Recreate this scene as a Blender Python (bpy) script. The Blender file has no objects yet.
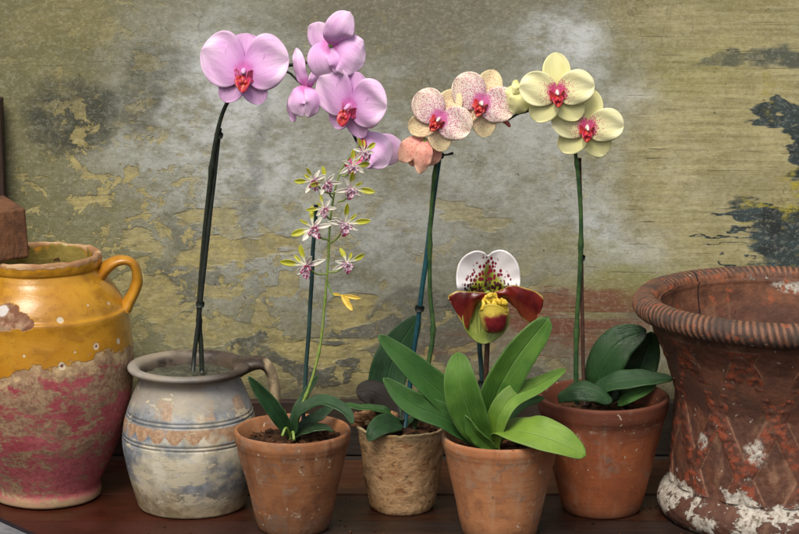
import bpy, math, random
from mathutils import Vector, Matrix, noise as MN
random.seed(7)
S = bpy.context.scene
COL = S.collection
PI = math.pi
R = math.radians
# ------------------------------------------------------------------ camera
F, D, H, PITCH = 2220.0, 2.22, 0.704, R(11.5)
CW, CH = 399.5, 267.0
CAMLOC = Vector((0, -D, H))
FW = Vector((0, math.cos(PITCH), -math.sin(PITCH)))
UP = Vector((0, math.sin(PITCH), math.cos(PITCH)))
RT = Vector((1, 0, 0))
def at(px, py, Y):
    d = FW*F + RT*(px-CW) + UP*(CH-py)
    return CAMLOC + d*((Y+D)/d.y)
def floor_at(px, py):
    d = FW*F + RT*(px-CW) + UP*(CH-py)
    return CAMLOC + d*(-H/d.z)
def sc(Y, py=350):                 # metres per photo pixel at that depth
    d = FW*F + UP*(CH-py)
    return (Y+D)/d.y
cam = bpy.data.cameras.new('camera'); co = bpy.data.objects.new('camera', cam); COL.objects.link(co)
cam.sensor_width = 36; cam.lens = F*36/799.0; cam.clip_end = 100; cam.clip_start = 0.05
co.location = CAMLOC; co.rotation_euler = (PI/2-PITCH, 0, 0)
S.camera = co

# ------------------------------------------------------------------ objects
class MB:
    def __init__(s): s.v=[]; s.f=[]; s.uv=[]; s.at=[]
    def add(s, vs, fs, uvs=None, at=None):
        o=len(s.v); s.v += [Vector(v) for v in vs]
        s.f += [tuple(i+o for i in f) for f in fs]
        s.uv += uvs if uvs else [(0,0)]*len(vs)
        s.at += at if at else [0.0]*len(vs)
        return s
    def build(s, name, mat, parent=None, origin=None, smooth=True, solid=0, sub=0, bevel=0):
        org = Vector(origin) if origin is not None else (Vector(parent['_w']) if parent is not None and '_w' in parent else Vector((0,0,0)))
        me = bpy.data.meshes.new(name)
        me.from_pydata([v-org for v in s.v], [], s.f); me.update()
        ul = me.uv_layers.new(name='UVMap')
        for l in me.loops: ul.data[l.index].uv = s.uv[l.vertex_index]
        a = me.attributes.new('relief','FLOAT','POINT')
        for i,x in enumerate(s.at): a.data[i].value = x
        if smooth:
            for p in me.polygons: p.use_smooth = True
        me.materials.append(mat)
        o = bpy.data.objects.new(name, me); COL.objects.link(o)
        if parent is not None: o.parent = parent
        else: o.location = org
        if sub:
            m=o.modifiers.new('sub','SUBSURF'); m.levels=sub; m.render_levels=sub
        if solid:
            m=o.modifiers.new('solid','SOLIDIFY'); m.thickness=solid; m.offset=0
        if bevel:
            m=o.modifiers.new('bev','BEVEL'); m.width=bevel; m.segments=3; m.limit_method='ANGLE'
        return o
ROOTS=[]
def thing(name, label, cat, loc, group=None):
    o = bpy.data.objects.new(name, None); COL.objects.link(o); o.location = loc
    o.empty_display_size = .02
    o['label']=label; o['category']=cat; o['_w']=tuple(loc)
    if group: o['group']=group
    ROOTS.append(o)
    return o
def custom_flower(root,px,py,Y,petals,mat,colm,label=None,cr=(.003,.005,.003)):
    w=at(px,py,Y); mb=MB(); ball(mb,w,cr)
    fo=mb.build('flower',colm,origin=w); fo.parent=root; fo.location=w-Vector(root['_w']); fo['_w']=tuple(w); ROOTS.append(fo)
    if label: fo['label']=label
    for p in petals:
        nm=p.get('name','petal'); leaf(fo,p['c'],p['w'],p.get('m',mat),p.get('n',(0,-1,.2)),p.get('n1'),fold=p.get('f',-.3)*.5,prof=p.get('p',(1.0,.45)),base=p.get('b',.25),thick=.0006,wav=p.get('wv',.5),name=nm,nu=17)
    return fo
def tag(o, label, cat, group=None, kind=None):
    if label: o['label']=label
    if cat: o['category']=cat
    if group: o['group']=group
    if kind: o['kind']=kind
    return o
def crom(P, n):
    """catmull-rom through tuples of any length, n samples per segment"""
    P=[tuple(p) for p in P]; out=[]
    Q=[tuple(2*a-b for a,b in zip(P[0],P[1]))]+P+[tuple(2*a-b for a,b in zip(P[-1],P[-2]))]
    for i in range(1,len(Q)-2):
        for k in range(n):
            t=k/n
            out.append(tuple(.5*((2*b)+(-a+c)*t+(2*a-5*b+4*c-d)*t*t+(-a+3*b-3*c+d)*t**3) for a,b,c,d in zip(Q[i-1],Q[i],Q[i+1],Q[i+2])))
    out.append(P[-1]); return out
def grid_faces(nu, nv, closed_u=False):
    f=[]
    for j in range(nv-1):
        for i in range(nu if closed_u else nu-1):
            a=j*nu+i; b=j*nu+(i+1)%nu
            f.append((a,b,b+nu,a+nu))
    return f
def lathe(mb, c, prof, seg=96, disp=None, relief=None, caps=True):
    """prof: (r,z) absolute metres, from outside bottom up over the rim and down inside"""
    vs=[];uv=[];at_=[]
    for j,(r,z) in enumerate(prof):
        for i in range(seg):
            th=2*PI*i/seg            # 0 = towards camera (-Y), +90deg = +X
            rr=r+(disp(th,z,r,j) if disp else 0)
            vs.append((c[0]+rr*math.sin(th), c[1]-rr*math.cos(th), c[2]+z)); uv.append((i/seg,j/len(prof)))
            at_.append(relief(th,z,r,j) if relief else 0)
    mb.add(vs, grid_faces(seg,len(prof),True), uv, at_)
    if not caps: return mb
    mb.f.append(tuple(len(mb.v)-seg*len(prof)+i for i in range(seg))[::-1])
    mb.f.append(tuple(len(mb.v)-seg+i for i in range(seg)))
    return mb
def tube(mb, pts, rad, seg=10, flat=1.0, fdir=None, cap=True):
    """sweep; rad number or list; flat = second radius factor, along fdir"""
    pts=[Vector(p) for p in pts]; n=len(pts); vs=[];uv=[]
    ref=Vector(fdir) if fdir else Vector((0.13,-1,0.07))
    for i,p in enumerate(pts):
        t=(pts[min(i+1,n-1)]-pts[max(i-1,0)]).normalized()
        a=t.cross(ref)
        if a.length<1e-4: a=t.cross(Vector((1,0,0)))
        a.normalize(); b=a.cross(t).normalized()
        r=rad[i] if isinstance(rad,(list,tuple)) else rad
        for k in range(seg):
            th=2*PI*k/seg
            vs.append(p+a*(r*math.cos(th))+b*(r*flat*math.sin(th))); uv.append((k/seg,i/n))
    mb.add(vs, grid_faces(seg,n,True), uv)
    o=len(mb.v)-seg*n
    if cap:
        mb.f.append(tuple(o+i for i in range(seg))); mb.f.append(tuple(o+seg*(n-1)+i for i in range(seg))[::-1])
    return mb
def box(mb, c, size, rot=None, jit=0):
    c=Vector(c); sx,sy,sz=[q/2 for q in size]; vs=[]
    for x,y,z in ((-1,-1,-1),(1,-1,-1),(1,1,-1),(-1,1,-1),(-1,-1,1),(1,-1,1),(1,1,1),(-1,1,1)):
        v=Vector((x*sx,y*sy,z*sz))
        if jit: v=Vector([q*(1+random.uniform(-jit,jit)) for q in v])
        if rot: v=rot@v
        vs.append(c+v)
    mb.add(vs,[(0,3,2,1),(4,5,6,7),(0,1,5,4),(1,2,6,5),(2,3,7,6),(3,0,4,7)]); return mb
def ball(mb, c, r, nu=12, nv=8, rot=None):
    if not isinstance(r,(tuple,list)): r=(r,r,r)
    vs=[]
    for j in range(nv+1):
        ph=PI*j/nv
        for i in range(nu):
            th=2*PI*i/nu
            v=Vector((r[0]*math.sin(ph)*math.cos(th), r[1]*math.sin(ph)*math.sin(th), r[2]*math.cos(ph)))
            if rot: v=rot@v
            vs.append(Vector(c)+v)
    mb.add(vs, [tuple(reversed(f)) for f in grid_faces(nu,nv+1,True)]); return mb

# ------------------------------------------------------------------ materials
DIM=1.0      # overall reflectance of the current material family
def lin(r,g,b):
    f=lambda c:(c/255/12.92 if c<=10 else ((c/255+.055)/1.055)**2.4)
    return (f(r)*DIM,f(g)*DIM,f(b)*DIM,1)
class NT:
    def __init__(s,name):
        s.m=bpy.data.materials.new(name); s.m.use_nodes=True; s.t=s.m.node_tree; s.t.nodes.clear()
        s.out=s.n('ShaderNodeOutputMaterial')
        s.tc=s.n('ShaderNodeTexCoord')
        s.obj=s.tc.outputs['Object']; s.uvc=s.tc.outputs['UV']
        s.geo=None
    def n(s,ty,**k):
        x=s.t.nodes.new(ty)
        for a,b in k.items(): setattr(x,a,b)
        return x
    def L(s,a,b): s.t.links.new(a,b)
    def put(s,sock,v):
        if isinstance(v,bpy.types.NodeSocket): s.L(v,sock)
        elif v is not None: sock.default_value=v
    def map(s,vec,scale=(1,1,1),loc=(0,0,0),rot=(0,0,0)):
        x=s.n('ShaderNodeMapping'); s.put(x.inputs[0],vec); x.inputs[1].default_value=loc; x.inputs[2].default_value=rot; x.inputs[3].default_value=scale; return x.outputs[0]
    def noise(s,scale,detail=4,rough=.55,vec=None,dist=0):
        x=s.n('ShaderNodeTexNoise'); s.put(x.inputs['Vector'],vec if vec is not None else s.obj)
        x.inputs['Scale'].default_value=scale; x.inputs['Detail'].default_value=detail; x.inputs['Roughness'].default_value=rough; x.inputs['Distortion'].default_value=dist
        return x.outputs['Fac']
    def noisec(s,scale,detail=3,vec=None):
        x=s.n('ShaderNodeTexNoise'); s.put(x.inputs['Vector'],vec if vec is not None else s.obj)
        x.inputs['Scale'].default_value=scale; x.inputs['Detail'].default_value=detail
        return x.outputs['Color']
    def vor(s,scale,vec=None,rand=1,feat='F1'):
        x=s.n('ShaderNodeTexVoronoi',feature=feat); s.put(x.inputs['Vector'],vec if vec is not None else s.obj)
        x.inputs['Scale'].default_value=scale; x.inputs['Randomness'].default_value=rand; return x.outputs['Distance']
    def M(s,op,a,b=0.0,c=0.0,clamp=False):
        x=s.n('ShaderNodeMath',operation=op,use_clamp=clamp); s.put(x.inputs[0],a); s.put(x.inputs[1],b); s.put(x.inputs[2],c); return x.outputs[0]
    def V(s,op,a,b=(0,0,0)):
        x=s.n('ShaderNodeVectorMath',operation=op); s.put(x.inputs[0],a); s.put(x.inputs[1],b)
        return x.outputs['Value'] if op in('LENGTH','DISTANCE','DOT_PRODUCT') else x.outputs[0]
    def mr(s,v,a,b,c=0.0,d=1.0,smooth=True):
        x=s.n('ShaderNodeMapRange',interpolation_type='SMOOTHSTEP' if smooth else 'LINEAR'); s.put(x.inputs[0],v)
        for i,q in enumerate((a,b,c,d)): s.put(x.inputs[i+1],q)
        return x.outputs[0]
    def mix(s,f,a,b,mode='MIX'):
        x=s.n('ShaderNodeMix',data_type='RGBA',blend_type=mode); s.put(x.inputs[0],f); s.put(x.inputs[6],a); s.put(x.inputs[7],b); return x.outputs[2]
    def xyz(s,v=None):
        x=s.n('ShaderNodeSeparateXYZ'); s.put(x.inputs[0],v if v is not None else s.obj); return x.outputs
    def dot3(s,p,r,namp=0,nz=None,soft=.25):
        """mask 1 inside radius r of local point p"""
        d=s.V('LENGTH',s.V('SUBTRACT',s.obj,tuple(p)))
        d=s.M('DIVIDE',d,r)
        if nz is not None: d=s.M('ADD',d,s.M('MULTIPLY',s.M('SUBTRACT',nz,.5),namp))
        return s.mr(d,1-soft,1+soft,1,0)
    def mx(s,*a):
        o=a[0]
        for q in a[1:]: o=s.M('MAXIMUM',o,q)
        return o
    def bump(s,h,strength=.3,dist=.001,nrm=None):
        x=s.n('ShaderNodeBump'); x.inputs['Strength'].default_value=strength; x.inputs['Distance'].default_value=dist
        s.put(x.inputs['Height'],h)
        if nrm is not None: s.L(nrm,x.inputs['Normal'])
        return x.outputs[0]
    def done(s,col,rough=.6,nrm=None,spec=.5,coat=0,coatr=.1,trans=0,sss=0,sheen=0):
        p=s.n('ShaderNodeBsdfPrincipled'); s.put(p.inputs['Base Color'],col); s.put(p.inputs['Roughness'],rough)
        s.put(p.inputs['Specular IOR Level'],spec); s.put(p.inputs['Coat Weight'],coat); p.inputs['Coat Roughness'].default_value=coatr
        if sheen: p.inputs['Sheen Weight'].default_value=sheen
        if nrm is not None: s.L(nrm,p.inputs['Normal'])
        o=p.outputs[0]
        if trans:
            t=s.n('ShaderNodeBsdfTranslucent'); s.put(t.inputs[0],col)
            if nrm is not None: s.L(nrm,t.inputs['Normal'])
            m=s.n('ShaderNodeMixShader'); m.inputs[0].default_value=trans; s.L(o,m.inputs[1]); s.L(t.outputs[0],m.inputs[2]); o=m.outputs[0]
        s.L(o,s.out.inputs[0]); return s.m

WALLY=.19
def wall_mat():
    m=NT('old painted plywood')
    X,Y_,Z=m.xyz()
    warp=m.V('SCALE',m.V('SUBTRACT',m.noisec(9,4),(.5,.5,.5)))
    m.t.nodes[-1].inputs['Scale'].default_value=.09
    warp2=m.V('SUBTRACT',m.noisec(60,4,m.map(m.obj,(.45,1,1.6))),(.5,.5,.5))
    w2=m.n('ShaderNodeVectorMath',operation='SCALE'); m.L(warp2,w2.inputs[0]); w2.inputs['Scale'].default_value=.028
    base=m.V('ADD',m.obj,warp.node.outputs[0])
    P=m.V('ADD',base,w2.outputs[0])
    def blobs(L,soft=.5,edge=0.0,vec=None):
        o=None
        for b in L:
            px,py,rx,ry=b[:4]; wgt=b[4] if len(b)>4 else 1
            c=at(px,py,WALLY); k=sc(WALLY,py)
            q=m.V('MULTIPLY',m.V('SUBTRACT',vec or P,(c.x,0,c.z)),(1/(rx*k),0,1/(ry*k)))
            d=m.V('LENGTH',q)
            v=m.mr(d,1-soft+edge,1+soft+edge,wgt,0)
            o=v if o is None else m.M('MAXIMUM',o,v)
        return o
    gx=m.map(m.obj,(9,1,170)); grain=m.noise(1,6,.65,gx,.4)
    gx2=m.map(m.obj,(4,1,60)); grain2=m.noise(1,5,.6,gx2,.2)
    big=m.noise(6,5,.6); mid=m.noise(24,9,.68,m.map(m.obj,(.85,1,1))); fine=m.noise(120,5,.7,m.map(m.obj,(.5,1,1)))
    scr=m.noise(260,5,.8,m.map(m.obj,(.85,1,1.1)))
    col=m.mix(m.mr(m.M('ADD',m.M('MULTIPLY',grain2,.3),m.M('MULTIPLY',m.noise(15,9,.72),.7)),.4,.6),lin(124,122,86),lin(158,152,108))
    col=m.mix(m.mr(mid,.35,.68,0,.7),col,lin(116,114,88))
    # left: greener olive
    col=m.mix(m.M('MULTIPLY',blobs([(60,150,190,260)],.6),m.mr(big,.3,.7,.35,.95)),col,lin(118,118,80))
    # grey wash
    gm=blobs([(240,110,140,150),(420,90,260,120),(390,250,140,110),(560,180,140,110),(640,120,60,90,.8),(230,300,90,60,.7),(520,330,160,60,.7)],.35)
    gm=m.M('MULTIPLY',gm,m.mr(m.M('ADD',mid,m.M('MULTIPLY',big,.4)),.48,.72,.3,1))
    greyc=m.mix(m.mr(mid,.38,.62),lin(128,131,114),lin(166,170,154))
    greyc=m.mix(m.mr(big,.42,.6,0,.7),greyc,lin(134,134,110))
    col=m.mix(gm,col,greyc)
    # pale worn highlights of white distemper
    pm=blobs([(228,100,58,70),(265,165,80,40,.8),(562,38,46,20),(610,232,70,26,.9),(545,130,60,45,.6),(640,100,40,22,.8),(395,235,70,30,.75),(470,175,50,50,.45),(280,250,100,50,.45),(560,60,40,30,.5),(335,190,40,60,.6),(300,150,170,120,.45),(600,190,120,80,.4)],.8)
    pm=m.M('MULTIPLY',pm,m.mr(m.M('ADD',m.M('MULTIPLY',fine,.5),m.M('MULTIPLY',mid,.6)),.42,.66,.2,1))
    col=m.mix(m.M('MULTIPLY',pm,.95),col,lin(214,222,224))
    # brown grey dusk patches
    bm=blobs([(400,25,120,36,.8),(470,60,70,36,.6),(340,60,60,60,.4),(75,100,30,22,.6),(640,10,130,14,.5),(440,230,70,50,.35),(600,330,60,30,.5)],.5)
    col=m.mix(m.M('MULTIPLY',bm,m.mr(mid,.3,.65,.5,1)),col,lin(108,105,86))
    dk=blobs([(74,112,56,36,1),(150,86,28,44,.7),(172,60,30,20,.4),(45,88,20,16,.5),(180,230,16,30,.4)],.28)
    col=m.mix(m.M('MULTIPLY',dk,m.mr(m.noise(38,7,.7),.32,.6,.55,1)),col,lin(72,75,62))
    # darker weathered patches low on the wall, crisp edges
    dl=blobs([(325,368,56,24),(372,322,40,30,.9),(262,350,30,20,.9),(430,330,60,50,.8),(180,280,40,30,.6),(500,390,120,22,.9),(370,400,90,14,.6),(640,300,30,24,.3)],.09)
    col=m.mix(m.M('MULTIPLY',dl,m.mr(fine,.3,.6,.55,.95)),col,m.mix(m.mr(mid,.4,.6),lin(78,80,74),lin(106,106,94)))
    # flaked patches: older yellow paint shows, crisp edges
    fl=blobs([(232,252,62,16),(212,212,34,12,.8),(352,300,34,16),(330,345,66,14),(378,392,60,10,.9),(150,300,26,26,.9),(136,240,20,12,.8),(200,330,60,12,.6),(430,372,22,14,.7),(60,20,60,20,.2),(470,215,36,10,.5),(520,300,60,8,.5),(250,380,40,8,.6)],.12)
    fl2=m.M('MULTIPLY',m.mr(m.noise(70,6,.68,m.map(m.obj,(.9,1,1),(1,0,7)),.4),.57,.585),blobs([(110,230,110,90),(200,290,120,80),(350,350,120,60,.7),(60,40,60,40,.5),(330,40,80,40,.35),(620,200,80,80,.35)],.5))
    flr=m.M('MULTIPLY',m.mr(m.noise(30,7,.62,m.map(m.obj,(.8,1,1.2),(3,0,2)),.5),.56,.58),blobs([(110,210,110,110),(330,330,220,90,.85),(120,30,120,50,.4),(250,250,150,60,.6)],.5))
    f2=m.mx(fl,flr,fl2)
    flc=m.mix(m.mr(m.M('ADD',m.M('MULTIPLY',grain,.5),m.M('MULTIPLY',fine,.5)),.38,.62),lin(158,147,94),lin(190,179,120))
    col=m.mix(m.M('MULTIPLY',f2,m.mr(fine,.3,.6,.6,1)),col,flc)
    # right hand bare yellow board with long dark splits
    rb=blobs([(740,150,130,150),(760,20,150,60,.8)],.3)
    col=m.mix(m.M('MULTIPLY',rb,m.mr(big,.25,.55,.55,.95)),col,m.mix(m.mr(m.M('ADD',m.M('MULTIPLY',grain,.55),m.M('MULTIPLY',mid,.45)),.38,.62),lin(152,145,98),lin(192,184,136)))
    rg=blobs([(620,290,60,24,.7),(700,60,60,30,.35),(575,250,50,16,.4)],.5)
    col=m.mix(rg,col,lin(150,148,84))
    # red smear
    rs=m.M('MULTIPLY',blobs([(555,312,78,24),(600,325,50,20,.8),(640,322,20,14,.8),(500,350,90,18,.4)],.3),m.mr(grain2,.42,.54,.15,.85))
    col=m.mix(rs,col,lin(128,72,54))
    # dark blue green paint at the right
    tl=m.M('MULTIPLY',blobs([(795,58,30,14,1),(745,50,60,6,.9),(720,46,40,3,.8)],.3),m.mr(mid,.4,.6,.3,.9))
    col=m.mix(tl,col,lin(74,84,78))
    Pt=m.V('ADD',P,w2.outputs[0])
    td=blobs([(800,240,38,44),(782,208,44,15),(752,213,44,5.5),(784,121,22,9),(800,140,10,22),(765,267,46,3),(738,236,60,1.8),(812,170,20,90),(730,252,30,1.5),(800,262,30,8)],.12,vec=Pt)
    tdc=m.mix(m.mr(mid,.4,.6),lin(34,44,46),lin(60,78,80))
    col=m.mix(td,col,tdc)
    ye=blobs([(790,185,7,26,1),(768,200,22,4,.8),(786,100,8,18,.6),(760,222,20,4,.6),(790,262,10,6,.6)],.4)
    col=m.mix(m.M('MULTIPLY',ye,m.mr(fine,.45,.6)),col,lin(170,160,50))
    # vertical bluish trickle
    vt=m.M('MULTIPLY',blobs([(258,190,7,130,.5)],.5),m.mr(fine,.35,.6))
    col=m.mix(vt,col,lin(100,108,110))
    # long thin splits along the grain
    sp=m.noise(1,3,.6,m.map(m.obj,(9,1,420),(1,0,4)),.3)
    spm=m.M('MULTIPLY',m.mr(sp,.66,.71),m.M('ADD',.06,blobs([(740,140,150,160),(60,140,120,160,.5),(560,330,200,60,.8)],.5),clamp=True))
    col=m.mix(m.M('MULTIPLY',spm,.75),col,lin(70,62,42))
    # fine tooth + specks
    col=m.mix(m.mr(scr,.46,.68,.0,.28),col,lin(92,92,80))
    col=m.mix(m.mr(scr,.5,.36,.0,.26),col,lin(198,198,180))
    pit=m.noise(75,8,.78,m.map(m.obj,(.8,1,1.1),(6,1,2)))
    col=m.mix(m.mr(pit,.56,.68,0,.28),col,lin(98,98,84))
    col=m.mix(m.mr(pit,.43,.34,0,.2),col,lin(186,186,168))
    cr=m.vor(26,m.V('ADD',m.obj,m.V('MULTIPLY',m.noisec(30,5),(.05,.05,.05))),1,'DISTANCE_TO_EDGE')
    crm=m.M('MULTIPLY',m.mr(cr,.004,.012,1,0),m.mr(m.noise(8,4,.6,m.map(m.obj,loc=(8,8,8))),.54,.62,0,.4))
    col=m.mix(crm,col,lin(74,72,60))
    spk=m.mr(m.vor(55,m.V('ADD',m.obj,w2.outputs[0])),.05,.09,1,0)
    col=m.mix(m.M('MULTIPLY',spk,m.mr(big,.5,.56,0,.7)),col,lin(70,64,50))
    # darker towards the foot of the board
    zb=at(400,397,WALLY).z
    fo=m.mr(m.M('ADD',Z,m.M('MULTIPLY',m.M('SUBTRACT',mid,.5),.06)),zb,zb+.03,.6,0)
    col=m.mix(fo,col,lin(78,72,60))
    h=m.M('ADD',m.M('MULTIPLY',grain,m.M('ADD',.12,m.M('MULTIPLY',rb,.4))),m.M('ADD',m.M('MULTIPLY',fine,.35),m.M('ADD',m.M('MULTIPLY',f2,-.9),m.M('MULTIPLY',mid,.8))))
    h=m.M('ADD',h,m.M('MULTIPLY',spm,-.8))
    h=m.M('ADD',h,m.M('ADD',m.M('MULTIPLY',scr,.4),m.M('MULTIPLY',pit,.7)))
    return m.done(col,m.mr(mid,.3,.7,.55,.8),m.bump(h,.75,.0012),spec=.3)

DIM=.85
def terracotta(name,a,b,stain,salt,seed,rimdark=0,height=.13,rough=.75,streak=.5):
    m=NT(name); o=m.map(m.obj,(1,1,1),(seed,seed*.7,seed*1.3))
    X,Y,Z=m.xyz()
    big=m.noise(14,5,.6,o); mid=m.noise(55,6,.65,o); fine=m.noise(350,4,.7,o)
    ring=m.noise(1,3,.5,m.map(m.obj,(6,6,260)))
    col=m.mix(m.mr(big,.3,.7),a,b)
    col=m.mix(m.mr(mid,.47,.66,0,.7),col,stain)
    col=m.mix(m.mr(m.M('ADD',m.M('MULTIPLY',mid,.6),m.M('MULTIPLY',m.noise(16,5,.6,m.map(o,loc=(3,3,3))),.4)),.52,.62,0,.65),col,salt)
    bl=m.noise(26,7,.7,m.map(o,(1,1,1.4),(9,1,5))); col=m.mix(m.mr(bl,.57,.63,0,.55),col,lin(128,112,98))
    col=m.mix(m.mr(bl,.40,.34,0,.5),col,m.mix(.5,a,lin(90,48,30)))
    col=m.mix(m.mr(ring,.55,.75,0,.25*streak*2),col,stain)
    st=m.noise(1,5,.6,m.map(o,(75,75,9))); col=m.mix(m.mr(st,.55,.68,0,.45),col,salt); col=m.mix(m.mr(st,.44,.34,0,.35),col,stain)
    cru=m.M('MULTIPLY',m.mr(m.noise(85,7,.75,o),.56,.62),m.mr(m.noise(15,4,.6,m.map(o,loc=(1,6,2))),.5,.6,0,.8)); col=m.mix(cru,col,lin(206,188,164))
    if rimdark: col=m.mix(m.mr(m.M('ADD',Z,m.M('MULTIPLY',m.M('SUBTRACT',big,.5),.06)),height*.62,height*.95,0,rimdark),col,lin(92,52,40))
    footdark=m.mr(m.M('ADD',Z,m.M('MULTIPLY',m.M('SUBTRACT',big,.5),.05)),0,.028,.55,0)  # clay turns darker brown towards the base, with an uneven edge
    col=m.mix(footdark,col,lin(86,62,46))
    sp=m.mr(m.vor(95,m.V('ADD',o,m.V('MULTIPLY',m.noisec(80),(.02,.02,.02)))),.08,.16,1,0)
    col=m.mix(m.M('MULTIPLY',sp,m.mr(m.noise(30,3,.5,o),.5,.58,0,.8)),col,lin(205,190,168))
    dk=m.mr(m.vor(60,m.V('ADD',o,m.V('MULTIPLY',m.noisec(60),(.03,.03,.03)))),.06,.13,1,0)
    col=m.mix(m.M('MULTIPLY',dk,m.mr(m.noise(22,3,.5,o),.5,.6,0,.75)),col,lin(60,44,38))
    h=m.M('ADD',m.M('MULTIPLY',fine,.35),m.M('ADD',mid,m.M('MULTIPLY',ring,.35)))
    return m.done(col,m.mr(mid,.3,.7,rough-.12,rough+.1),m.bump(h,.55,.0011),spec=.3)

def crusty_mat():
    m=NT('crusted pale clay'); o=m.obj
    n1=m.noise(46,8,.75,m.map(o,(1,1,1.7)),.3); n2=m.noise(130,6,.7,m.map(o,(1,1,1.6))); big=m.noise(12,4,.6,m.map(o,loc=(4,1,2)))
    col=m.mix(m.mr(big,.35,.65),lin(176,134,90),lin(206,172,130))
    col=m.mix(m.mr(n1,.52,.64,0,.6),col,lin(122,94,64))
    col=m.mix(m.mr(n1,.36,.46,.7,0),col,lin(146,90,54))
    col=m.mix(m.mr(n2,.57,.66,0,.8),col,lin(74,58,42))
    col=m.mix(m.mr(n2,.3,.38,.7,0),col,lin(214,196,160))
    X,Y,Z=m.xyz()
    col=m.mix(m.mr(m.M('ADD',Z,m.M('MULTIPLY',n1,.02)),.085,.105,0,.7),col,m.mix(m.mr(n1,.4,.6),lin(110,104,72),lin(186,176,140)))
    h=m.M('ADD',n1,m.M('MULTIPLY',n2,.5))
    return m.done(col,.85,m.bump(h,1,.003),spec=.2)

def wood_mat(name,a,b,c,seed=0,rough=.45,sx=5,spec=.4,axis='x'):
    m=NT(name)
    s3={'x':(sx,60,60),'z':(60,60,sx)}[axis]
    o=m.map(m.obj,s3,(seed,seed*2.1,seed)); g=m.noise(1,7,.65,o,.8)
    o2=m.map(m.obj,tuple(q*4 for q in s3),(seed,1,seed)); g2=m.noise(1,4,.7,o2)
    mid=m.noise(18,5,.6)
    col=m.mix(m.mr(g,.35,.65),a,b); col=m.mix(m.mr(g2,.5,.7,0,.6),col,c)
    col=m.mix(m.mr(mid,.52,.7,0,.5),col,c)
    if axis=='x': col=m.mix(m.M('MULTIPLY',m.mr(m.xyz()[0],-.05,-.3),m.mr(mid,.3,.6,.3,.8)),col,lin(104,44,24))
    sp=m.mr(m.vor(70,m.V('ADD',m.obj,m.V('MULTIPLY',m.noisec(90),(.02,.02,.02)))),.03,.07,1,0)
    col=m.mix(m.M('MULTIPLY',sp,m.mr(mid,.5,.6,0,.6)),col,lin(150,130,105))
    return m.done(col,m.mr(mid,.3,.7,rough-.1,rough+.2),m.bump(m.M('ADD',g,m.M('MULTIPLY',g2,.5)),.5,.0012),spec=spec)

# ------------------------------------------------------------------ setting
zb=at(400,397,WALLY).z
def wallobj():
    mb=MB(); x0,x1,z0,z1=-.9,.9,zb-.02,1.15
    box(mb,(0,WALLY+.012,(z0+z1)/2),(x1-x0,.024,z1-z0))
    o=mb.build('painted_wall',wall_mat(),smooth=False)
    tag(o,'old plywood wall behind the pots with flaking olive, grey and white paint','wall')
wallobj()
shelf=thing('wooden_shelf','dark reddish brown wooden plank shelf that carries all the pots','shelf',(0,0,0))
def plank(y0,y1,mat,dz=0,name='plank'):
    box(MB0:=MB(),(0,(y0+y1)/2,-.0125+dz),(1.8,y1-y0-.0010,.025)); return MB0.build(name,mat,shelf,smooth=False)
Yf=lambda py: floor_at(400,py).y
DIM=.40
wdark=wood_mat('dark shelf wood',lin(50,36,31),lin(74,54,46),lin(32,24,22),1)
wred=wood_mat('reddish shelf wood',lin(62,36,26),lin(88,50,32),lin(38,24,19),5,.35)
wor=wood_mat('orange brown plank',lin(96,58,34),lin(118,74,44),lin(60,38,25),9)
wgr=wood_mat('grey brown skirting',lin(62,52,43),lin(84,72,58),lin(38,32,27),3,.7)
plank(-.40,Yf(534.5)-.03,wdark,name='front_plank')
plank(Yf(534.5)-.03,Yf(521),wdark)
plank(Yf(521),Yf(495),wred)
plank(Yf(495),Yf(461),wor,.0015)
plank(Yf(461),WALLY+.02,wgr)
box(MB1:=MB(),(0,WALLY-.008,zb/2),(1.8,.014,zb-.003)); MB1.build('back_board',wgr,shelf,smooth=False,bevel=.0015)
DIM=.55
# grey slab corner at the front left
def slab():
    a=floor_at(-2,526); b=floor_at(31,541); mb=MB()
    d=(b-a).normalized(); nrm=Vector((-d.y,d.x,0)); 
    if nrm.y>0: nrm=-nrm
    rot=Matrix.Rotation(math.atan2(d.y,d.x),4,'Z')
    root=thing('paving_slab','pale grey slab with a dark edge at the front left corner of the shelf','slab',a)
    c=(a+b)/2+nrm*.06; box(mb,(c.x,c.y,.004),(.5,.114,.008),rot)
    g=NT('pale grey stone'); n=g.noise(90,5,.6); s=mb.build('slab_face',g.done(g.mix(g.mr(n,.3,.7),lin(120,122,128),lin(160,160,164)),.8,g.bump(n,.3,.0005)),root,smooth=False,bevel=.001)
    c2=(a+b)/2+nrm*.0005; mb=MB(); box(mb,(c2.x,c2.y,.0045),(.5,.005,.009),rot)
    g=NT('dark edge strip'); n=g.noise(90,5,.6); mb.build('edge_strip',g.done(g.mix(n,lin(18,20,28),lin(40,40,52)),.5),root,smooth=False)
slab()

DIM=.85
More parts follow.
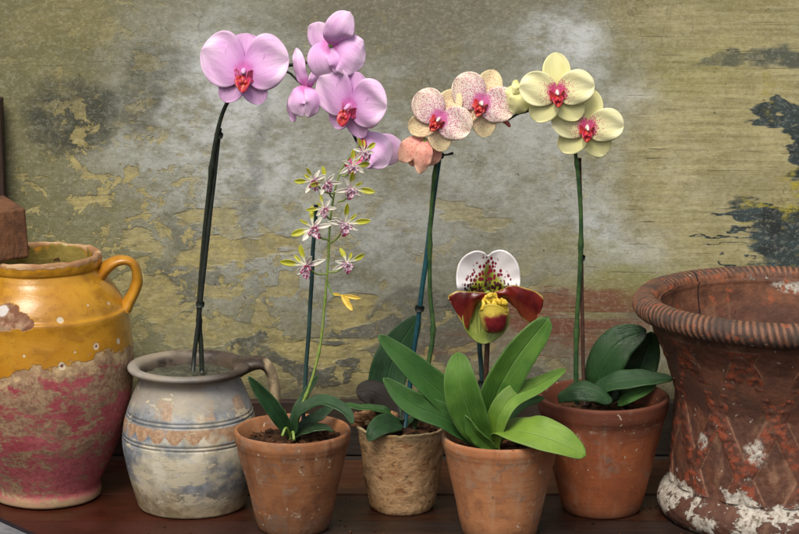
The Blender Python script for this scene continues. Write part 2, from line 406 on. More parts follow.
# ------------------------------------------------------------------ pot tools
def handmade(amp,freq,seed):
    def f(th,z,r,j):
        return amp*MN.noise(Vector((math.sin(th)*freq,math.cos(th)*freq,z*freq*14+seed)))
    return f
def px_prof(Y0,pts,zoff=0):
    """(radius px, photo y) -> metres, on the plane of the axis"""
    out=[]
    for r,py in pts:
        k=sc(Y0,py); out.append((r*k, at(400,py,Y0).z))
    return out
chipm=[]
def soil_mat(name,a,b,c):
    m=NT(name); n=m.noise(120,5,.7); n2=m.noise(40,4,.6)
    col=m.mix(m.mr(n,.35,.65),a,b); col=m.mix(m.mr(n2,.5,.65,0,.8),col,c)
    return m.done(col,.95,m.bump(n,1,.003),spec=.15)
SOIL=soil_mat('bark compost',lin(52,36,26),lin(96,66,44),lin(30,22,18))
def soil(root,c,r,z,mat,nch=70,size=.006,amp=.003,name='soil'):
    mb=MB(); n=22; seg=48; vs=[];
    for j in range(n+1):
        for i in range(seg):
            th=2*PI*i/seg; rr=r*j/n+1e-5
            x=rr*math.cos(th); y=rr*math.sin(th)
            vs.append((c[0]+x,c[1]+y,z+amp*1.6*MN.noise(Vector((x*90,y*90,z*7)))+amp*MN.noise(Vector((x*260,y*260,3)))))
    mb.add(vs,grid_faces(seg,n+1,True))
    for q in range(nch):
        a=random.uniform(0,2*PI); rr=r*math.sqrt(random.random())*.93
        s=size*random.uniform(.4,1.3)
        rot=Matrix.Rotation(random.uniform(0,6),4,'Z')@Matrix.Rotation(random.uniform(-.7,.7),4,'X')
        box(mb,(c[0]+rr*math.cos(a),c[1]+rr*math.sin(a),z+s*.25),(s*random.uniform(1,2),s,s*.55),rot,.35)
    return mb.build(name,mat,root,smooth=False)

def flowerpot(name,label,group,cx,cy_base,rim_r,rim_y,base_r,mat,lip=11,lipout=2.2,seed=0,wob=.0007,soil_d=14,soilm=None,wall_t=4.5,rimcurve=0,nch=70):
    b=floor_at(cx,cy_base); Y0=b.y; k=sc(Y0,rim_y)
    zt=at(cx,rim_y,Y0).z
    root=thing(name,label,'flower pot',(b.x,b.y,0),group)
    rr=rim_r*k; rb=base_r*k; w=wall_t*k; L=lip*k; lo=lipout*k
    slope=(rr-lo-rb)/(zt-L)
    P=[(rb-.004,.0005),(rb-.0012,.0006),(rb,.0022)]
    N=26
    for i in range(1,N+1):
        z=.0022+(zt-L-.003-.0022)*i/N; P.append((rb+slope*z,z))
    P+=[(rb+slope*(zt-L-.001)+.0006,zt-L-.0012),(rr-.0012,zt-L+.0006),(rr-.0002,zt-L+.0022),(rr,zt-L*.6),(rr+rimcurve*k*.5,zt-L*.25),(rr+rimcurve*k-.0003,zt-.0016),(rr-.0014+rimcurve*k,zt-.0004),(rr-w*.5,zt),(rr-w+.001,zt-.0006),(rr-w,zt-.002)]
    for i in range(1,12):
        z=zt-.002-(zt-.012)*i/11; P.append((max(rb-w,rb-w+ (rr-lo-rb)*(z/zt)),z))
    P.append((.001,.0105))
    mb=lathe(MB(),(b.x,b.y,0),P,112,handmade(wob,2.2,seed))
    # little chips bitten out of the rim
    o=mb.build('pot_body',mat,root)
    zs=zt-soil_d*k
    soil(root,(b.x,b.y),(rr-w)-.0002,zs,soilm or SOIL,nch)
    return root,b,zt,zs,k

T1=terracotta('terracotta brown',lin(138,90,58),lin(166,114,74),lin(108,68,48),lin(166,134,108),1)
T2=terracotta('terracotta pink',lin(168,110,72),lin(192,134,90),lin(134,84,58),lin(188,150,118),4.3)
T3=terracotta('terracotta red',lin(146,82,52),lin(172,100,60),lin(116,66,42),lin(170,120,94),8.1,.85,.12)
G='terracotta flower pots on the shelf'
potA=flowerpot('flower_pot','brown terracotta pot just right of the grey handled jar','%s'%G,293.5,527,58.5,428,35.5,T1,seed=2,lip=13,lipout=1.5,wob=.0011)
potC=flowerpot('flower_pot','front terracotta pot holding the slipper orchid with bright green leaves','%s'%G,499.5,533,58.5,434,37,T2,seed=9,lip=12,lipout=1.5,soil_d=22)
potD=flowerpot('flower_pot','large reddish terracotta pot beside the big carved urn','%s'%G,601,508,65,394,39.5,T3,seed=5,lip=17,lipout=2,soil_d=21,rimcurve=1.2)
# crusted pot
def crusted():
    b=floor_at(402,507); Y0=b.y; k=sc(Y0,425); zt=at(402,424,Y0).z
    root=thing('flower_pot','small pale crusted clay pot between the two front terracotta pots','flower pot',(b.x,b.y,0))
    P=[(30*k,.0005),(31*k,.002)]
    for i in range(1,34): 
        z=.002+(zt-.004)*i/33; P.append(((31.5+15*(z/zt)**1.0+1.2*math.sin(z*60))*k,z))
    P+=[(46.2*k,zt),(44*k,zt+.0008),(42*k,zt-.001)]
    for i in range(1,10):
        z=zt-.001-(zt-.015)*i/9; P.append(((27+15*z/zt)*k,z))
    P.append((.001,.014))
    def d(th,z,r,j):
        v=Vector((math.sin(th)*3.2,math.cos(th)*3.2,z*70)); w=v*3.1
        e=.0009*MN.noise(v)+.0007*MN.noise(w)+.0005*MN.noise(w*2.7)
        return e
    mb=lathe(MB(),(b.x,b.y,0),P,140,d)
    for v in mb.v:
        if v.z>zt-.006:
            a=math.atan2(v.x-b.x,v.y-b.y); v.z+= .0016*MN.noise(Vector((math.sin(a)*3,math.cos(a)*3,1)))+.0008*MN.noise(Vector((math.sin(a)*11,math.cos(a)*11,1)))
    mb.build('pot_body',crusty_mat(),root)
    soil(root,(b.x,b.y),.041,zt-.009,SOIL,90,.007)
    # pale bark lumps at the left
    mb=MB()
    for (px,py,s) in ((361,417,9),(369,415,8),(383,419,6),(357,423,6),(391,416,6)):
        c=at(px,py,Y0-.004); ball(mb,c,(s*k*1.1,s*k*.8,s*k*.62),12,8,Matrix.Rotation(random.uniform(-.4,.4),4,'Y'))
    for v in mb.v: v+= Vector((MN.noise(v*160),MN.noise(v*160+Vector((5,0,0))),MN.noise(v*160+Vector((0,5,0)))))*.003
    m=NT('pale bark'); n=m.noise(110,6,.7,m.map(m.obj,(1,1,2.5))); mb.build('bark_lump',m.done(m.mix(m.mr(n,.38,.6),lin(110,74,48),lin(190,142,98)),.9,m.bump(n,1,.003)),root)
    return root,b,zt,zt-.009,k
potB=crusted()

# ------------------------------------------------------------------ ochre glazed jar
def ochre_jar():
    b=floor_at(48,495); Y0=b.y; root=thing('glazed_jar','big ochre glazed jar, worn pink below, at the left edge','jar',(b.x,b.y,0))
    k=sc(Y0,300)
    out=[(50,494),(53,492),(53.5,487),(52.5,481),(57,470),(66,452),(76,430),(83,408),(88.5,385),(90.3,362),(89,338),(87,318),(86.2,308),(83.2,305),(80,298),(73,287),(63,276),(60,271),(58,267)]
    P=crom(px_prof(Y0,out),5)
    zt=at(48,253,Y0).z; z66=P[-1][1]
    lip=crom([P[-1],(59.5*k,z66+.003),(60.2*k,zt-.004),(58.5*k,zt),(54.5*k,zt-.0005),(53*k,zt-.006),(52*k,z66-.004)],4)[1:]
    inn=crom([lip[-1],(54*k,z66-.012),(72*k,z66-.03),(80*k,z66-.06),(82*k,.13),(70*k,.06),(45*k,.012),(.002,.01)],6)[1:]
    P=P+lip+inn
    hm=handmade(.0016,1.6,3)
    def d(th,z,r,j):
        e=hm(th,z,r,j)
        if z>zt-.01: e+=.0012*MN.noise(Vector((math.sin(th)*9,math.cos(th)*9,z*80)))
        return e
    mb=lathe(MB(),(b.x,b.y,0),P,160,d)
    for v in mb.v:
        if v.z>zt-.008:
            a=math.atan2(v.x-b.x,v.y-b.y); v.z+=.0022*MN.noise(Vector((math.sin(a)*4,math.cos(a)*4,0)))
    m=NT('ochre glaze over pink slip'); X,Y,Z=m.xyz()
    big=m.noise(9,5,.6); mid=m.noise(34,7,.65,m.map(m.obj,(1,1,1.7))); fine=m.noise(200,5,.7); n30=m.noise(60,6,.7)
    gl=m.mix(m.mr(big,.32,.68),lin(180,124,28),lin(204,154,48)); gl=m.mix(m.mr(mid,.47,.64,0,.7),gl,lin(158,108,32)); gl=m.mix(m.mr(n30,.58,.7,0,.5),gl,lin(136,92,34)); gl=m.mix(m.mr(fine,.6,.72,0,.35),gl,lin(206,168,96)); gl=m.mix(m.mr(m.vor(120),.05,.12,.5,0),gl,lin(96,66,36))
    gl=m.mix(m.mr(m.noise(1,4,.6,m.map(m.obj,(50,50,9))),.55,.75,0,.4),gl,lin(214,172,78))
    # inside: olive
    rad=m.V('LENGTH',m.V('MULTIPLY',m.obj,(1,1,0)))
    pk=m.mix(m.mr(big,.35,.6),lin(158,60,70),lin(188,100,106)); pk=m.mix(m.mr(fine,.35,.65,0,.5),pk,lin(118,40,46))
    worn=m.mix(m.mr(fine,.35,.62),lin(124,100,74),lin(172,152,116)); worn=m.mix(m.mr(n30,.52,.66,0,.6),worn,lin(96,76,62))
    # more wear just under the glaze line, less at the foot
    zl=at(48,350,Y0).z
    thr=m.mr(Z,.02,zl,.53,.462,False)
    wm=m.M('SUBTRACT',m.M('ADD',m.M('MULTIPLY',m.noise(52,9,.75,m.map(m.obj,(1,1,1.8))),.6),m.M('MULTIPLY',m.noise(14,6,.65,m.map(m.obj,(1,1,2.4),(2,5,1))),.4)),thr)
    low=m.mix(m.mr(wm,-.025,.03,0,.85),pk,worn)
    low=m.mix(m.mr(m.M('ADD',Z,m.M('MULTIPLY',m.M('SUBTRACT',mid,.5),.02)),.004,.016,.8,0),low,lin(176,154,116))
    # boundary follows the tilt of the dipping line
    nb=m.M('MULTIPLY',m.M('SUBTRACT',m.noise(26,7,.65,m.map(m.obj,loc=(1,2,3))),.5),.055)
    zz=m.M('ADD',m.M('ADD',Z,nb),m.M('MULTIPLY',X,-.12))
    e1=m.mr(zz,zl-.001,zl+.0008); e0=m.mr(zz,zl-.014,zl-.009)
    col=m.mix(e0,low,m.mix(m.mr(n30,.4,.6),lin(196,170,128),lin(150,120,90)))
    col=m.mix(e1,col,gl)
    def surf(px,py):
        # point on the body surface in local coords
        q=at(px,py,Y0); z=q.z; dx=q.x-b.x
        r=min(P[:95],key=lambda t:abs(t[1]-z))[0]
        for _ in range(4):
            y=-math.sqrt(max(r*r-dx*dx,0)); q=at(px,py,Y0+y); dx=q.x-b.x; r=min(P[:95],key=lambda t:abs(t[1]-q.z))[0]
        return (dx,-math.sqrt(max(r*r-dx*dx,1e-6)),q.z)
    nz=n30; ch=None; hol=None
    for (px,py,r) in ((60,320,3.0),(96,346,3.4),(118,341,2.6),(62,366,3.4),(88,305,1.2),(113,296,1.8),(75,352,1.0),(24,356,1.3)):
        a=m.dot3(surf(px,py),r*k,1.6,nz,.2); c=m.dot3(surf(px,py),r*k*.45,1,nz,.3) if r>3 else None
        ch=a if ch is None else m.M('MAXIMUM',ch,a)
        if c is not None: hol=c if hol is None else m.M('MAXIMUM',hol,c)
    col=m.mix(ch,col,lin(210,196,170)); col=m.mix(hol,col,lin(120,70,50))
    s=surf(4,318); bigc=m.mx(m.dot3(s,15*k,1.5,nz,.08),m.dot3(surf(20,322),9*k,2,nz,.08),m.dot3(surf(28,324),5*k,2,nz,.1))
    col=m.mix(bigc,col,m.mix(m.mr(n30,.4,.6),lin(122,80,54),lin(170,140,112)))
    s=surf(3,311); wc=m.dot3(s,6*k,1.5,nz,.1); col=m.mix(wc,col,lin(208,204,200))
    # rim edge: bare clay
    rim=m.M('MULTIPLY',m.mr(m.M('ADD',Z,m.M('MULTIPLY',m.M('SUBTRACT',n30,.5),.016)),zt-.0065,zt-.004),m.mr(rad,.055,.056))
    col=m.mix(rim,col,m.mix(m.mr(mid,.4,.6),lin(160,118,80),lin(196,164,124)))
    ins=m.M('MULTIPLY',m.mr(rad,.055,.0557,1,0),m.mr(Z,.15,.16))
    inc=m.mix(m.mr(mid,.4,.6),lin(122,108,48),lin(158,142,76)); inc=m.mix(m.mr(n30,.58,.64),inc,lin(86,66,44))
    col=m.mix(ins,col,inc)
    gloss=m.M('MULTIPLY',e1,m.M('SUBTRACT',1,m.M('MAXIMUM',ch,m.M('MAXIMUM',bigc,rim))),clamp=True)
    rough=m.mr(gloss,0,1,.85,.24)
    h=m.M('ADD',m.M('MULTIPLY',e1,.8),m.M('ADD',m.M('MULTIPLY',m.M('MULTIPLY',mid,1.2),m.mr(gloss,0,1,1,.5)),m.M('MULTIPLY',bigc,-.8)))
    h=m.M('SUBTRACT',h,m.M('MULTIPLY',ch,.5))
    mat=m.done(col,rough,m.bump(h,.7,.0016),spec=.5)
    mb.build('jar_body',mat,root)
    # handle
    hp=[(100,274,0),(107,267,-.002),(117,261,-.003),(128,261,-.003),(135,268,-.002),(137,279,0),(134,291,.001),(129,301,.002),(125,308,.002)]
    pts=[tuple(at(x,y,Y0+dy)) for x,y,dy in hp]; pts=crom(pts,5)
    n=len(pts); rad_=[(9.6-2.6*math.sin(PI*min(1,i/n)))*k for i in range(n)]
    mb=tube(MB(),pts,[r*.72 for r in rad_],16,2.1,(.25,-1,0))
    for v in mb.v: v+=Vector((1,0,1))*.0016*MN.noise(v*60)
    g=NT('ochre handle glaze'); n1=g.noise(30,5,.6); n2=g.noise(90,5,.7)
    c=g.mix(g.mr(n1,.35,.65),lin(172,114,28),lin(200,146,46)); c=g.mix(g.mr(n2,.58,.66),c,lin(150,110,70))
    mb.build('handle',g.done(c,.28,g.bump(n1,.4,.001)),root)
    # left handle mirrored (off the photo's edge)
    mb=MB(); tube(mb,[(2*b.x-p[0],p[1],p[2]) for p in pts],[r*.72 for r in rad_],16,1.9,(0,-1,0)); mb.build('handle',g.m,root)
    return root,b,zt,k
jarO=ochre_jar()

# wooden block lying across the mouth of the ochre jar
def block():
    _,b,zt,k=jarO
    a=at(21,246,b.y-.012)
    mb=MB(); L,W_,Hh=.13,.085,.052
    rot=Matrix.Rotation(R(24),4,'Z')@Matrix.Rotation(R(-3),4,'Y')
    c=Vector((a.x,a.y,zt+.0035))-rot.to_3x3()@Vector((L/2,W_/2-.05,-Hh/2))
    box(mb,(0,0,0),(L,W_,Hh),rot)
    for i in range(len(mb.v)): mb.v[i]=mb.v[i]+c
    m=NT('old red brown timber'); g=m.noise(1,6,.7,m.map(m.obj,(60,60,14),rot=(0,0,R(-24))),.5); g2=m.noise(50,5,.6)
    col=m.mix(m.mr(g,.35,.65),lin(84,54,34),lin(122,80,48)); col=m.mix(m.mr(g2,.5,.7,0,.6),col,lin(66,44,32))
    o=mb.build('timber_block',m.done(col,.8,m.bump(m.M('ADD',g,g2),1,.003)),origin=c,smooth=False,bevel=.003)
    tag(o,'reddish brown timber block lying across the mouth of the ochre jar','wood block')
block()
def post():
    a=at(1,98,.165); mb=MB(); hx=.03; box(mb,(a.x-hx,.172,a.z/2),(hx*2,.018,a.z-.001))
    o=mb.build('timber_post',wood_mat('dark post wood',lin(44,30,24),lin(66,44,34),lin(28,20,16),2,.6,axis='z'),smooth=False,bevel=.0015)
    tag(o,'dark brown upright timber post against the wall at the left edge','post')
post()

# ------------------------------------------------------------------ grey handled jar
def grey_jar():
    b=floor_at(192,504); Y0=b.y; root=thing('handled_jar','grey and cream stoneware jar with scalloped band and one dark handle','jar',(b.x,b.y,0))
    k=sc(Y0,420)
    out=[(51,503.5),(53,502),(54.5,498),(58,488),(62.5,473),(66,455),(67.5,440),(66.8,425),(64,410),(59,396),(53.5,384),(51,377.5),(51.5,374),(56,370)]
    P=crom(px_prof(Y0,out),6)
    zt=at(192,365.5,Y0).z
    lip=crom([P[-1],(60.5*k,zt-.003),(61*k,zt+.0003),(57.5*k,zt+.0026),(52*k,zt+.0016),(48.5*k,zt-.003),(46.5*k,zt-.012)],5)[1:]
    inn=crom([lip[-1],(50*k,zt-.03),(60*k,zt-.06),(50*k,.02),(.002,.012)],6)[1:]
    P=P+lip+inn
    zg=[at(192,y,Y0).z for y in (408,411.5,430,433.5)]   # grooves at the silhouette plane
    hm=handmade(.0016,1.5,11)
    def d(th,z,r,j):
        e=hm(th,z,r,j)
        return e
    mb=MB(); 
    # refine profile for grooves
    PP=[]
    for i in range(len(P)-1):
        PP.append(P[i])
        if i<80:
            for q in (1/3,2/3): PP.append((P[i][0]*(1-q)+P[i+1][0]*q,P[i][1]*(1-q)+P[i+1][1]*q))
    PP.append(P[-1])
    def d2(th,z,r,j):
        e=hm(th,z,r,j)
        if j<240 and r>.05:
            for g in zg: e-=.0009*math.exp(-((z-g)/.0008)**2)
        return e
    lathe(mb,(b.x,b.y,0),PP,150,d2)
    m=NT('grey slip stoneware'); X,Y,Z=m.xyz()
    th=m.M('ARCTAN2',X,m.M('MULTIPLY',Y,-1)); rad=m.V('LENGTH',m.V('MULTIPLY',m.obj,(1,1,0)))
    big=m.noise(13,5,.6,m.map(m.obj,(1,1,1.6))); mid=m.noise(45,7,.65); fine=m.noise(190,5,.7)
    cream=m.mix(m.mr(mid,.35,.65),lin(182,176,152),lin(216,211,192))
    blue=m.mix(m.mr(mid,.38,.62),lin(104,114,124),lin(156,163,168))
    wv=m.noise(1,4,.55,m.map(m.obj,(14,14,30),(3,1,0)))
    col=m.mix(m.mr(big,.40,.54),cream,blue)
    zf=at(192,470,Y0).z
    col=m.mix(m.mr(m.M('ADD',Z,m.M('MULTIPLY',m.M('SUBTRACT',big,.5),.05)),.012,.045,.85,0),col,m.mix(m.mr(mid,.4,.6),lin(140,122,88),lin(184,168,132)))
    # upper brownish scorch around shoulder
    zs=at(192,395,Y0).z
    sh=m.mr(m.M('ADD',Z,m.M('MULTIPLY',m.M('SUBTRACT',wv,.5),.05)),zs-.016,zs+.012)
    col=m.mix(m.M('MULTIPLY',sh,m.mr(mid,.35,.65,.45,.9)),col,m.mix(m.mr(big,.4,.6),lin(132,122,108),lin(170,166,158)))
    ora=m.mix(m.mr(fine,.4,.6),lin(160,126,96),lin(186,158,128))
    # scalloped band
    sc_=m.M('ABSOLUTE',m.M('SINE',m.M('MULTIPLY',m.M('ADD',th,m.M('MULTIPLY',m.M('SUBTRACT',mid,.5),.12)),11)))
    edge=m.M('SUBTRACT',zg[1]-.0085,m.M('MULTIPLY',sc_,.0085))
    band=m.M('MULTIPLY',m.mr(m.M('SUBTRACT',Z,m.M('ADD',edge,m.M('MULTIPLY',m.M('SUBTRACT',fine,.5),.004))),-.0004,.0006),m.mr(Z,zg[1]-.003,zg[1]-.001,1,0))
    band=m.M('MULTIPLY',band,m.mr(m.noise(30,5,.6,m.map(m.obj,loc=(7,3,1))),.34,.46,.45,1))
    col=m.mix(band,col,ora)
    # arches above
    a2=m.M('ABSOLUTE',m.M('SINE',m.M('MULTIPLY',th,4.5)))
    arch=m.M('MULTIPLY',m.mr(a2,.72,.85),m.M('MULTIPLY',m.mr(Z,zg[0]+.002,zg[0]+.004),m.mr(Z,zg[0]+.018,zg[0]+.024,1,0)))
    arch=m.M('MULTIPLY',arch,m.mr(m.noise(40,5,.6),.42,.55,0,.8))
    col=m.mix(arch,col,ora)
    gr=None
    for g in zg:
        v=m.mr(m.M('ABSOLUTE',m.M('SUBTRACT',Z,g)),.0003,.0011,1,0); gr=v if gr is None else m.M('MAXIMUM',gr,v)
    col=m.mix(m.M('MULTIPLY',gr,.7),col,lin(84,78,66))
    # pale lime patches
    lime=m.M('MULTIPLY',m.mr(m.noise(24,7,.68,m.map(m.obj,(1,1,2.1),(9,2,4))),.565,.585),m.mr(Z,.01,.02))
    col=m.mix(m.M('MULTIPLY',lime,.85),col,lin(204,196,170))
    dk=m.mr(m.noise(70,6,.7,m.map(m.obj,loc=(2,8,1))),.62,.7); col=m.mix(m.M('MULTIPLY',dk,.6),col,lin(70,66,60))
    # rim: dark worn brown towards the handle, pale at the left
    rz=m.mr(Z,zt-.009,zt-.005)
    rside=m.mr(m.M('ADD',X,m.M('MULTIPLY',m.M('SUBTRACT',mid,.5),.09)),-.03,.01)
    rcol=m.mix(rside,lin(150,140,122),m.mix(m.mr(mid,.4,.6),lin(44,36,32),lin(84,72,62)))
    rfront=m.M('MULTIPLY',rz,m.mr(m.M('ADD',m.M('ADD',X,m.M('MULTIPLY',Y,1.2)),m.M('MULTIPLY',m.M('SUBTRACT',mid,.5),.1)),-.06,-.01,.5,1))
    col=m.mix(rfront,col,rcol)
    ins=m.M('MULTIPLY',m.mr(rad,.049,.0525,1,0),m.mr(Z,zt-.03,zt-.025)); col=m.mix(ins,col,m.mix(m.mr(mid,.4,.6),lin(52,44,38),lin(96,84,70)))
    h=m.M('ADD',m.M('MULTIPLY',mid,.8),m.M('ADD',m.M('MULTIPLY',lime,.5),m.M('MULTIPLY',fine,.3)))
    mat=m.done(col,m.mr(big,.35,.65,.42,.65),m.bump(h,.55,.0014),spec=.5)
    mb.build('jar_body',mat,root)
    hp=[(236,370,.0),(250,364,.0),(262,363,0),(270,370,0),(274,384,0),(275,400,0),(272,414,0),(266,424,0),(257,430,0)]
    pts=crom([tuple(at(x,y,Y0+.012+dy)) for x,y,dy in hp],5); n=len(pts)
    mb=tube(MB(),pts,[(11-3.6*min(1,i/n*3.0))*k*.74 for i in range(n)],16,2.0,(0,-1,0))
    for v in mb.v: v+=Vector((1,0,1))*.0009*MN.noise(v*70)
    g=NT('scorched handle'); X,Y,Z=g.xyz(); n1=g.noise(45,6,.65); n2=g.noise(150,5,.7)
    c=g.mix(g.mr(n1,.42,.55),lin(46,36,30),lin(76,62,52))
    hx=at(262,366,Y0).x-b.x
    c=g.mix(g.M('MULTIPLY',g.mr(g.M('ADD',X,g.M('MULTIPLY',g.M('SUBTRACT',n1,.5),.02)),hx,hx+.006),g.mr(n1,.4,.5,.45,1)),c,lin(176,158,126))
    mb.build('handle',g.done(c,.5,g.bump(n2,.5,.001)),root)
    ms=soil_mat('grey dried mud',lin(74,76,64),lin(100,100,84),lin(48,44,38))
    zs_=zt-.0105
    soil(root,(b.x,b.y),46.6*k,zs_,ms,10,.002,.0012)
    return root,b,zt,zs_,k
jarG=grey_jar()

# ------------------------------------------------------------------ urn
def urn():
    b=floor_at(775,512); Y0=b.y; root=thing('terracotta_urn','huge weathered brown urn with rope rim and lattice at the right edge','urn',(b.x,b.y,0))
    k=sc(Y0,420)
    out=[(109,511.5),(112,510),(116,505),(118,498),(117,491),(113,485),(108,480),(105.5,474),(104.5,462),(103.5,440),(103,420),(102.5,400),(103.5,388),(107,374),(112,358),(119,342),(127,326),(130,318)]
    P=crom(px_prof(Y0,out),12)
    zr=at(775,305,Y0).z; nb=len(P)
    rc=135*k; rm=12.5*k
    tor=[]
    for i in range(0,21):
        a=R(-115)+R(300)*i/20
        tor.append((rc+rm*math.cos(a)*1.0, zr+rm*math.sin(a)*.95))
    inn=crom([tor[-1],(120*k,zr-.022),(112*k,zr-.06),(100*k,zr-.11),(96*k,.03),(.002,.02)],10)[1:]
    PR=tor; P=P+[(tor[0][0]-.004,tor[0][1]+.002),(rc-rm*.6,zr),(tor[-1][0]-.003,tor[-1][1]+.004)]+inn
    zb0=at(775,478,Y0).z; ztop=at(775,326,Y0).z
    per=118*k; zc=at(775,395,Y0).z
    N=11
    def lat(th,z):
        u=(th+R(27))/(2*PI)*N; v=(z-zc)/per
        a=abs(((u+v+.5)%1)-.5); c=abs(((u-v+.5)%1)-.5)
        # diamond centred at (0,0): edges where u±v = .5 -> band lines
        da=.5-a; dc=.5-c
        dd=min(da,dc)
        return dd,(u,v,da,dc)
    def band(th,z):
        if z<zb0+.002 or z>ztop: return 0
        dd,_=lat(th,z)
        return 1/(1+math.exp((dd-.15)/.014))
    def disp(th,z,r,j):
        e=.0012*MN.noise(Vector((math.sin(th)*3,math.cos(th)*3,z*14)))
        if j<nb:
            bd=band(th,z); e+=.0021*bd
            dd,(u,v,da,dc)=lat(th,z)
            if bd>.3:   # beads along the bands
                t=(v*2*5.5)
                e+=.0009*max(0,math.cos(2*PI*t))*math.exp(-(dd/.06)**2)
            if dd>.14 and zb0<z<ztop: # slight dome in the diamonds
                e+=.0012*math.exp(-((dd-.5)/.12)**2)
            e+=.0007*MN.noise(Vector((math.sin(th)*22,math.cos(th)*22,z*180)))
        elif j<nb+21:
            a=R(-115)+R(300)*(j-nb)/20
            pass
        return e
    def rel(th,z,r,j):
        if j<nb: 
            return band(th,z)
        if j<nb+21: 
            return 0
        return 0
    mb=lathe(MB(),(b.x,b.y,0),P,720,disp,rel)
    def rope(th,z,r,j):
        a=R(-115)+R(300)*j/20; w=math.cos(th*132+a*2.6+.5*MN.noise(Vector((math.sin(th)*9,math.cos(th)*9,1))))
        wear=.65+.8*MN.noise(Vector((math.sin(th)*4,math.cos(th)*4,2)))
        return .0010*w*max(.2,min(1,wear))+.0012*MN.noise(Vector((math.sin(th)*12,math.cos(th)*12,z*60)))+.0006*MN.noise(Vector((math.sin(th)*50,math.cos(th)*50,z*200)))
    mr_=lathe(MB(),(b.x,b.y,0),PR,1440,rope,lambda th,z,r,j:.5+.5*math.cos(th*132+(R(-115)+R(300)*j/20)*2.6),False)
    m=NT('weathered urn clay'); X,Y,Z=m.xyz(); rad=m.V('LENGTH',m.V('MULTIPLY',m.obj,(1,1,0)))
    big=m.noise(11,5,.6); mid=m.noise(38,7,.68); fine=m.noise(170,6,.72)
    rl=m.n('ShaderNodeAttribute',attribute_name='relief').outputs['Fac']
    col=m.mix(m.mr(big,.35,.65),lin(88,56,42),lin(118,76,56)); col=m.mix(m.mr(mid,.4,.62,0,.75),col,lin(78,52,42))
    col=m.mix(m.mr(m.noise(24,6,.65,m.map(m.obj,(1,1,.4),(2,2,2))),.54,.66,0,.6),col,lin(154,118,92))
    # fresher red clay showing on raised bands
    redm=m.M('MULTIPLY',m.mr(rl,.5,.9),m.mr(m.noise(95,6,.66,m.map(m.obj,loc=(5,5,5))),.50,.56))
    zc2=m.M('MULTIPLY',m.mr(Z,zb0,zb0+.006),m.mr(Z,ztop-.002,ztop+.002,1,0))
    bandc=m.mix(m.mr(mid,.4,.6),lin(72,44,36),lin(102,60,44))
    col=m.mix(m.M('MULTIPLY',m.M('MULTIPLY',m.mr(rl,.3,.8),zc2),.7),col,bandc)
    col=m.mix(m.M('MULTIPLY',redm,m.M('MULTIPLY',zc2,.62)),col,lin(158,76,46))
    # outlines where relief changes
    ol=m.M('MULTIPLY',m.M('MULTIPLY',m.mr(rl,.08,.3),m.mr(rl,.4,.7,1,0)),m.mr(fine,.4,.55,.2,.8))
    col=m.mix(m.M('MULTIPLY',ol,zc2),col,lin(146,104,78))
    # rope rim: highs lighter
    rz=m.mr(Z,zr-.018,zr-.011)
    rimc=m.mix(m.mr(rl,.15,.85),lin(74,54,44),lin(136,96,74)); rimc=m.mix(m.mr(mid,.44,.6,0,.85),rimc,lin(74,62,56))
    rimc=m.mix(m.mr(m.noise(90,6,.66),.58,.64,0,.7),rimc,lin(158,84,54))
    col=m.mix(rz,col,rimc)
    # inside
    ins=m.mr(rad,124*k,127*k,1,0); ins=m.M('MULTIPLY',ins,m.mr(Z,zr-.03,zr-.02))
    inn_=m.M('MULTIPLY',ins,1)
    inc=m.mix(m.mr(mid,.35,.65),lin(90,58,42),lin(136,90,64)); inc=m.mix(m.mr(m.noise(60,5,.6),.56,.62,0,.7),inc,lin(166,92,58))
    col=m.mix(inn_,col,inc)
    # lime wash: foot, dabs and diamonds
    zft=at(775,480,Y0).z
    lm=m.noise(26,7,.7,m.map(m.obj,(1,1,1.5),(3,7,1)))
    wf=m.M('MULTIPLY',m.mr(m.M('ADD',Z,m.M('MULTIPLY',m.M('SUBTRACT',big,.5),.05)),zft-.004,zft+.03,.10,-.09),1)
    wm=m.mr(m.M('ADD',lm,wf),.57,.60)
    wm=m.M('MULTIPLY',wm,m.mr(fine,.3,.45,.35,1))
    # white scar inside, at back
    q=at(792,289,Y0+.115); sv=m.V('LENGTH',m.V('MULTIPLY',m.V('SUBTRACT',m.obj,(q.x-b.x,q.y-b.y,q.z)),(1/.022,1/.05,1/.008))); sc2=m.M('MULTIPLY',m.mr(m.M('ADD',sv,m.M('MULTIPLY',m.M('SUBTRACT',mid,.5),2.2)),.5,1.0,1,0),m.mr(fine,.44,.54))
    sp=m.mr(m.vor(80,m.V('ADD',m.obj,m.V('MULTIPLY',m.noisec(70),(.03,.03,.03)))),.07,.13,1,0)
    sp=m.M('MULTIPLY',sp,m.mr(m.noise(20,3,.5),.5,.56,0,.85))
    d1=None
    for px,py,r in ((757,455,11),(709,452,7),(741,330,0.1),(712,326,3)):
        q=at(px,py,Y0-.1); v=m.dot3((q.x-b.x,-math.sqrt(max((104*k)**2-(q.x-b.x)**2,1e-6)),q.z),r*k,2.5,mid,.3)
        d1=v if d1 is None else m.M('MAXIMUM',d1,v)
    d1=m.M('MULTIPLY',d1,m.mr(fine,.4,.5))
    col=m.mix(m.mx(wm,sp,sc2,d1),col,m.mix(m.mr(fine,.35,.65),lin(160,150,134),lin(202,198,188)))
    # crack down the far inside
    q=at(708,292,Y0+.09)
    th0=math.atan2(q.x-b.x,q.y-b.y)
    th=m.M('ARCTAN2',X,Y)
    ck=m.M('MULTIPLY',m.mr(m.M('ABSOLUTE',m.M('SUBTRACT',th,m.M('ADD',th0,m.M('MULTIPLY',m.M('SUBTRACT',mid,.5),.02)))),.006,.011,1,0),m.mr(Y,0,.01))
    col=m.mix(m.M('MULTIPLY',ck,.9),col,lin(26,20,18))
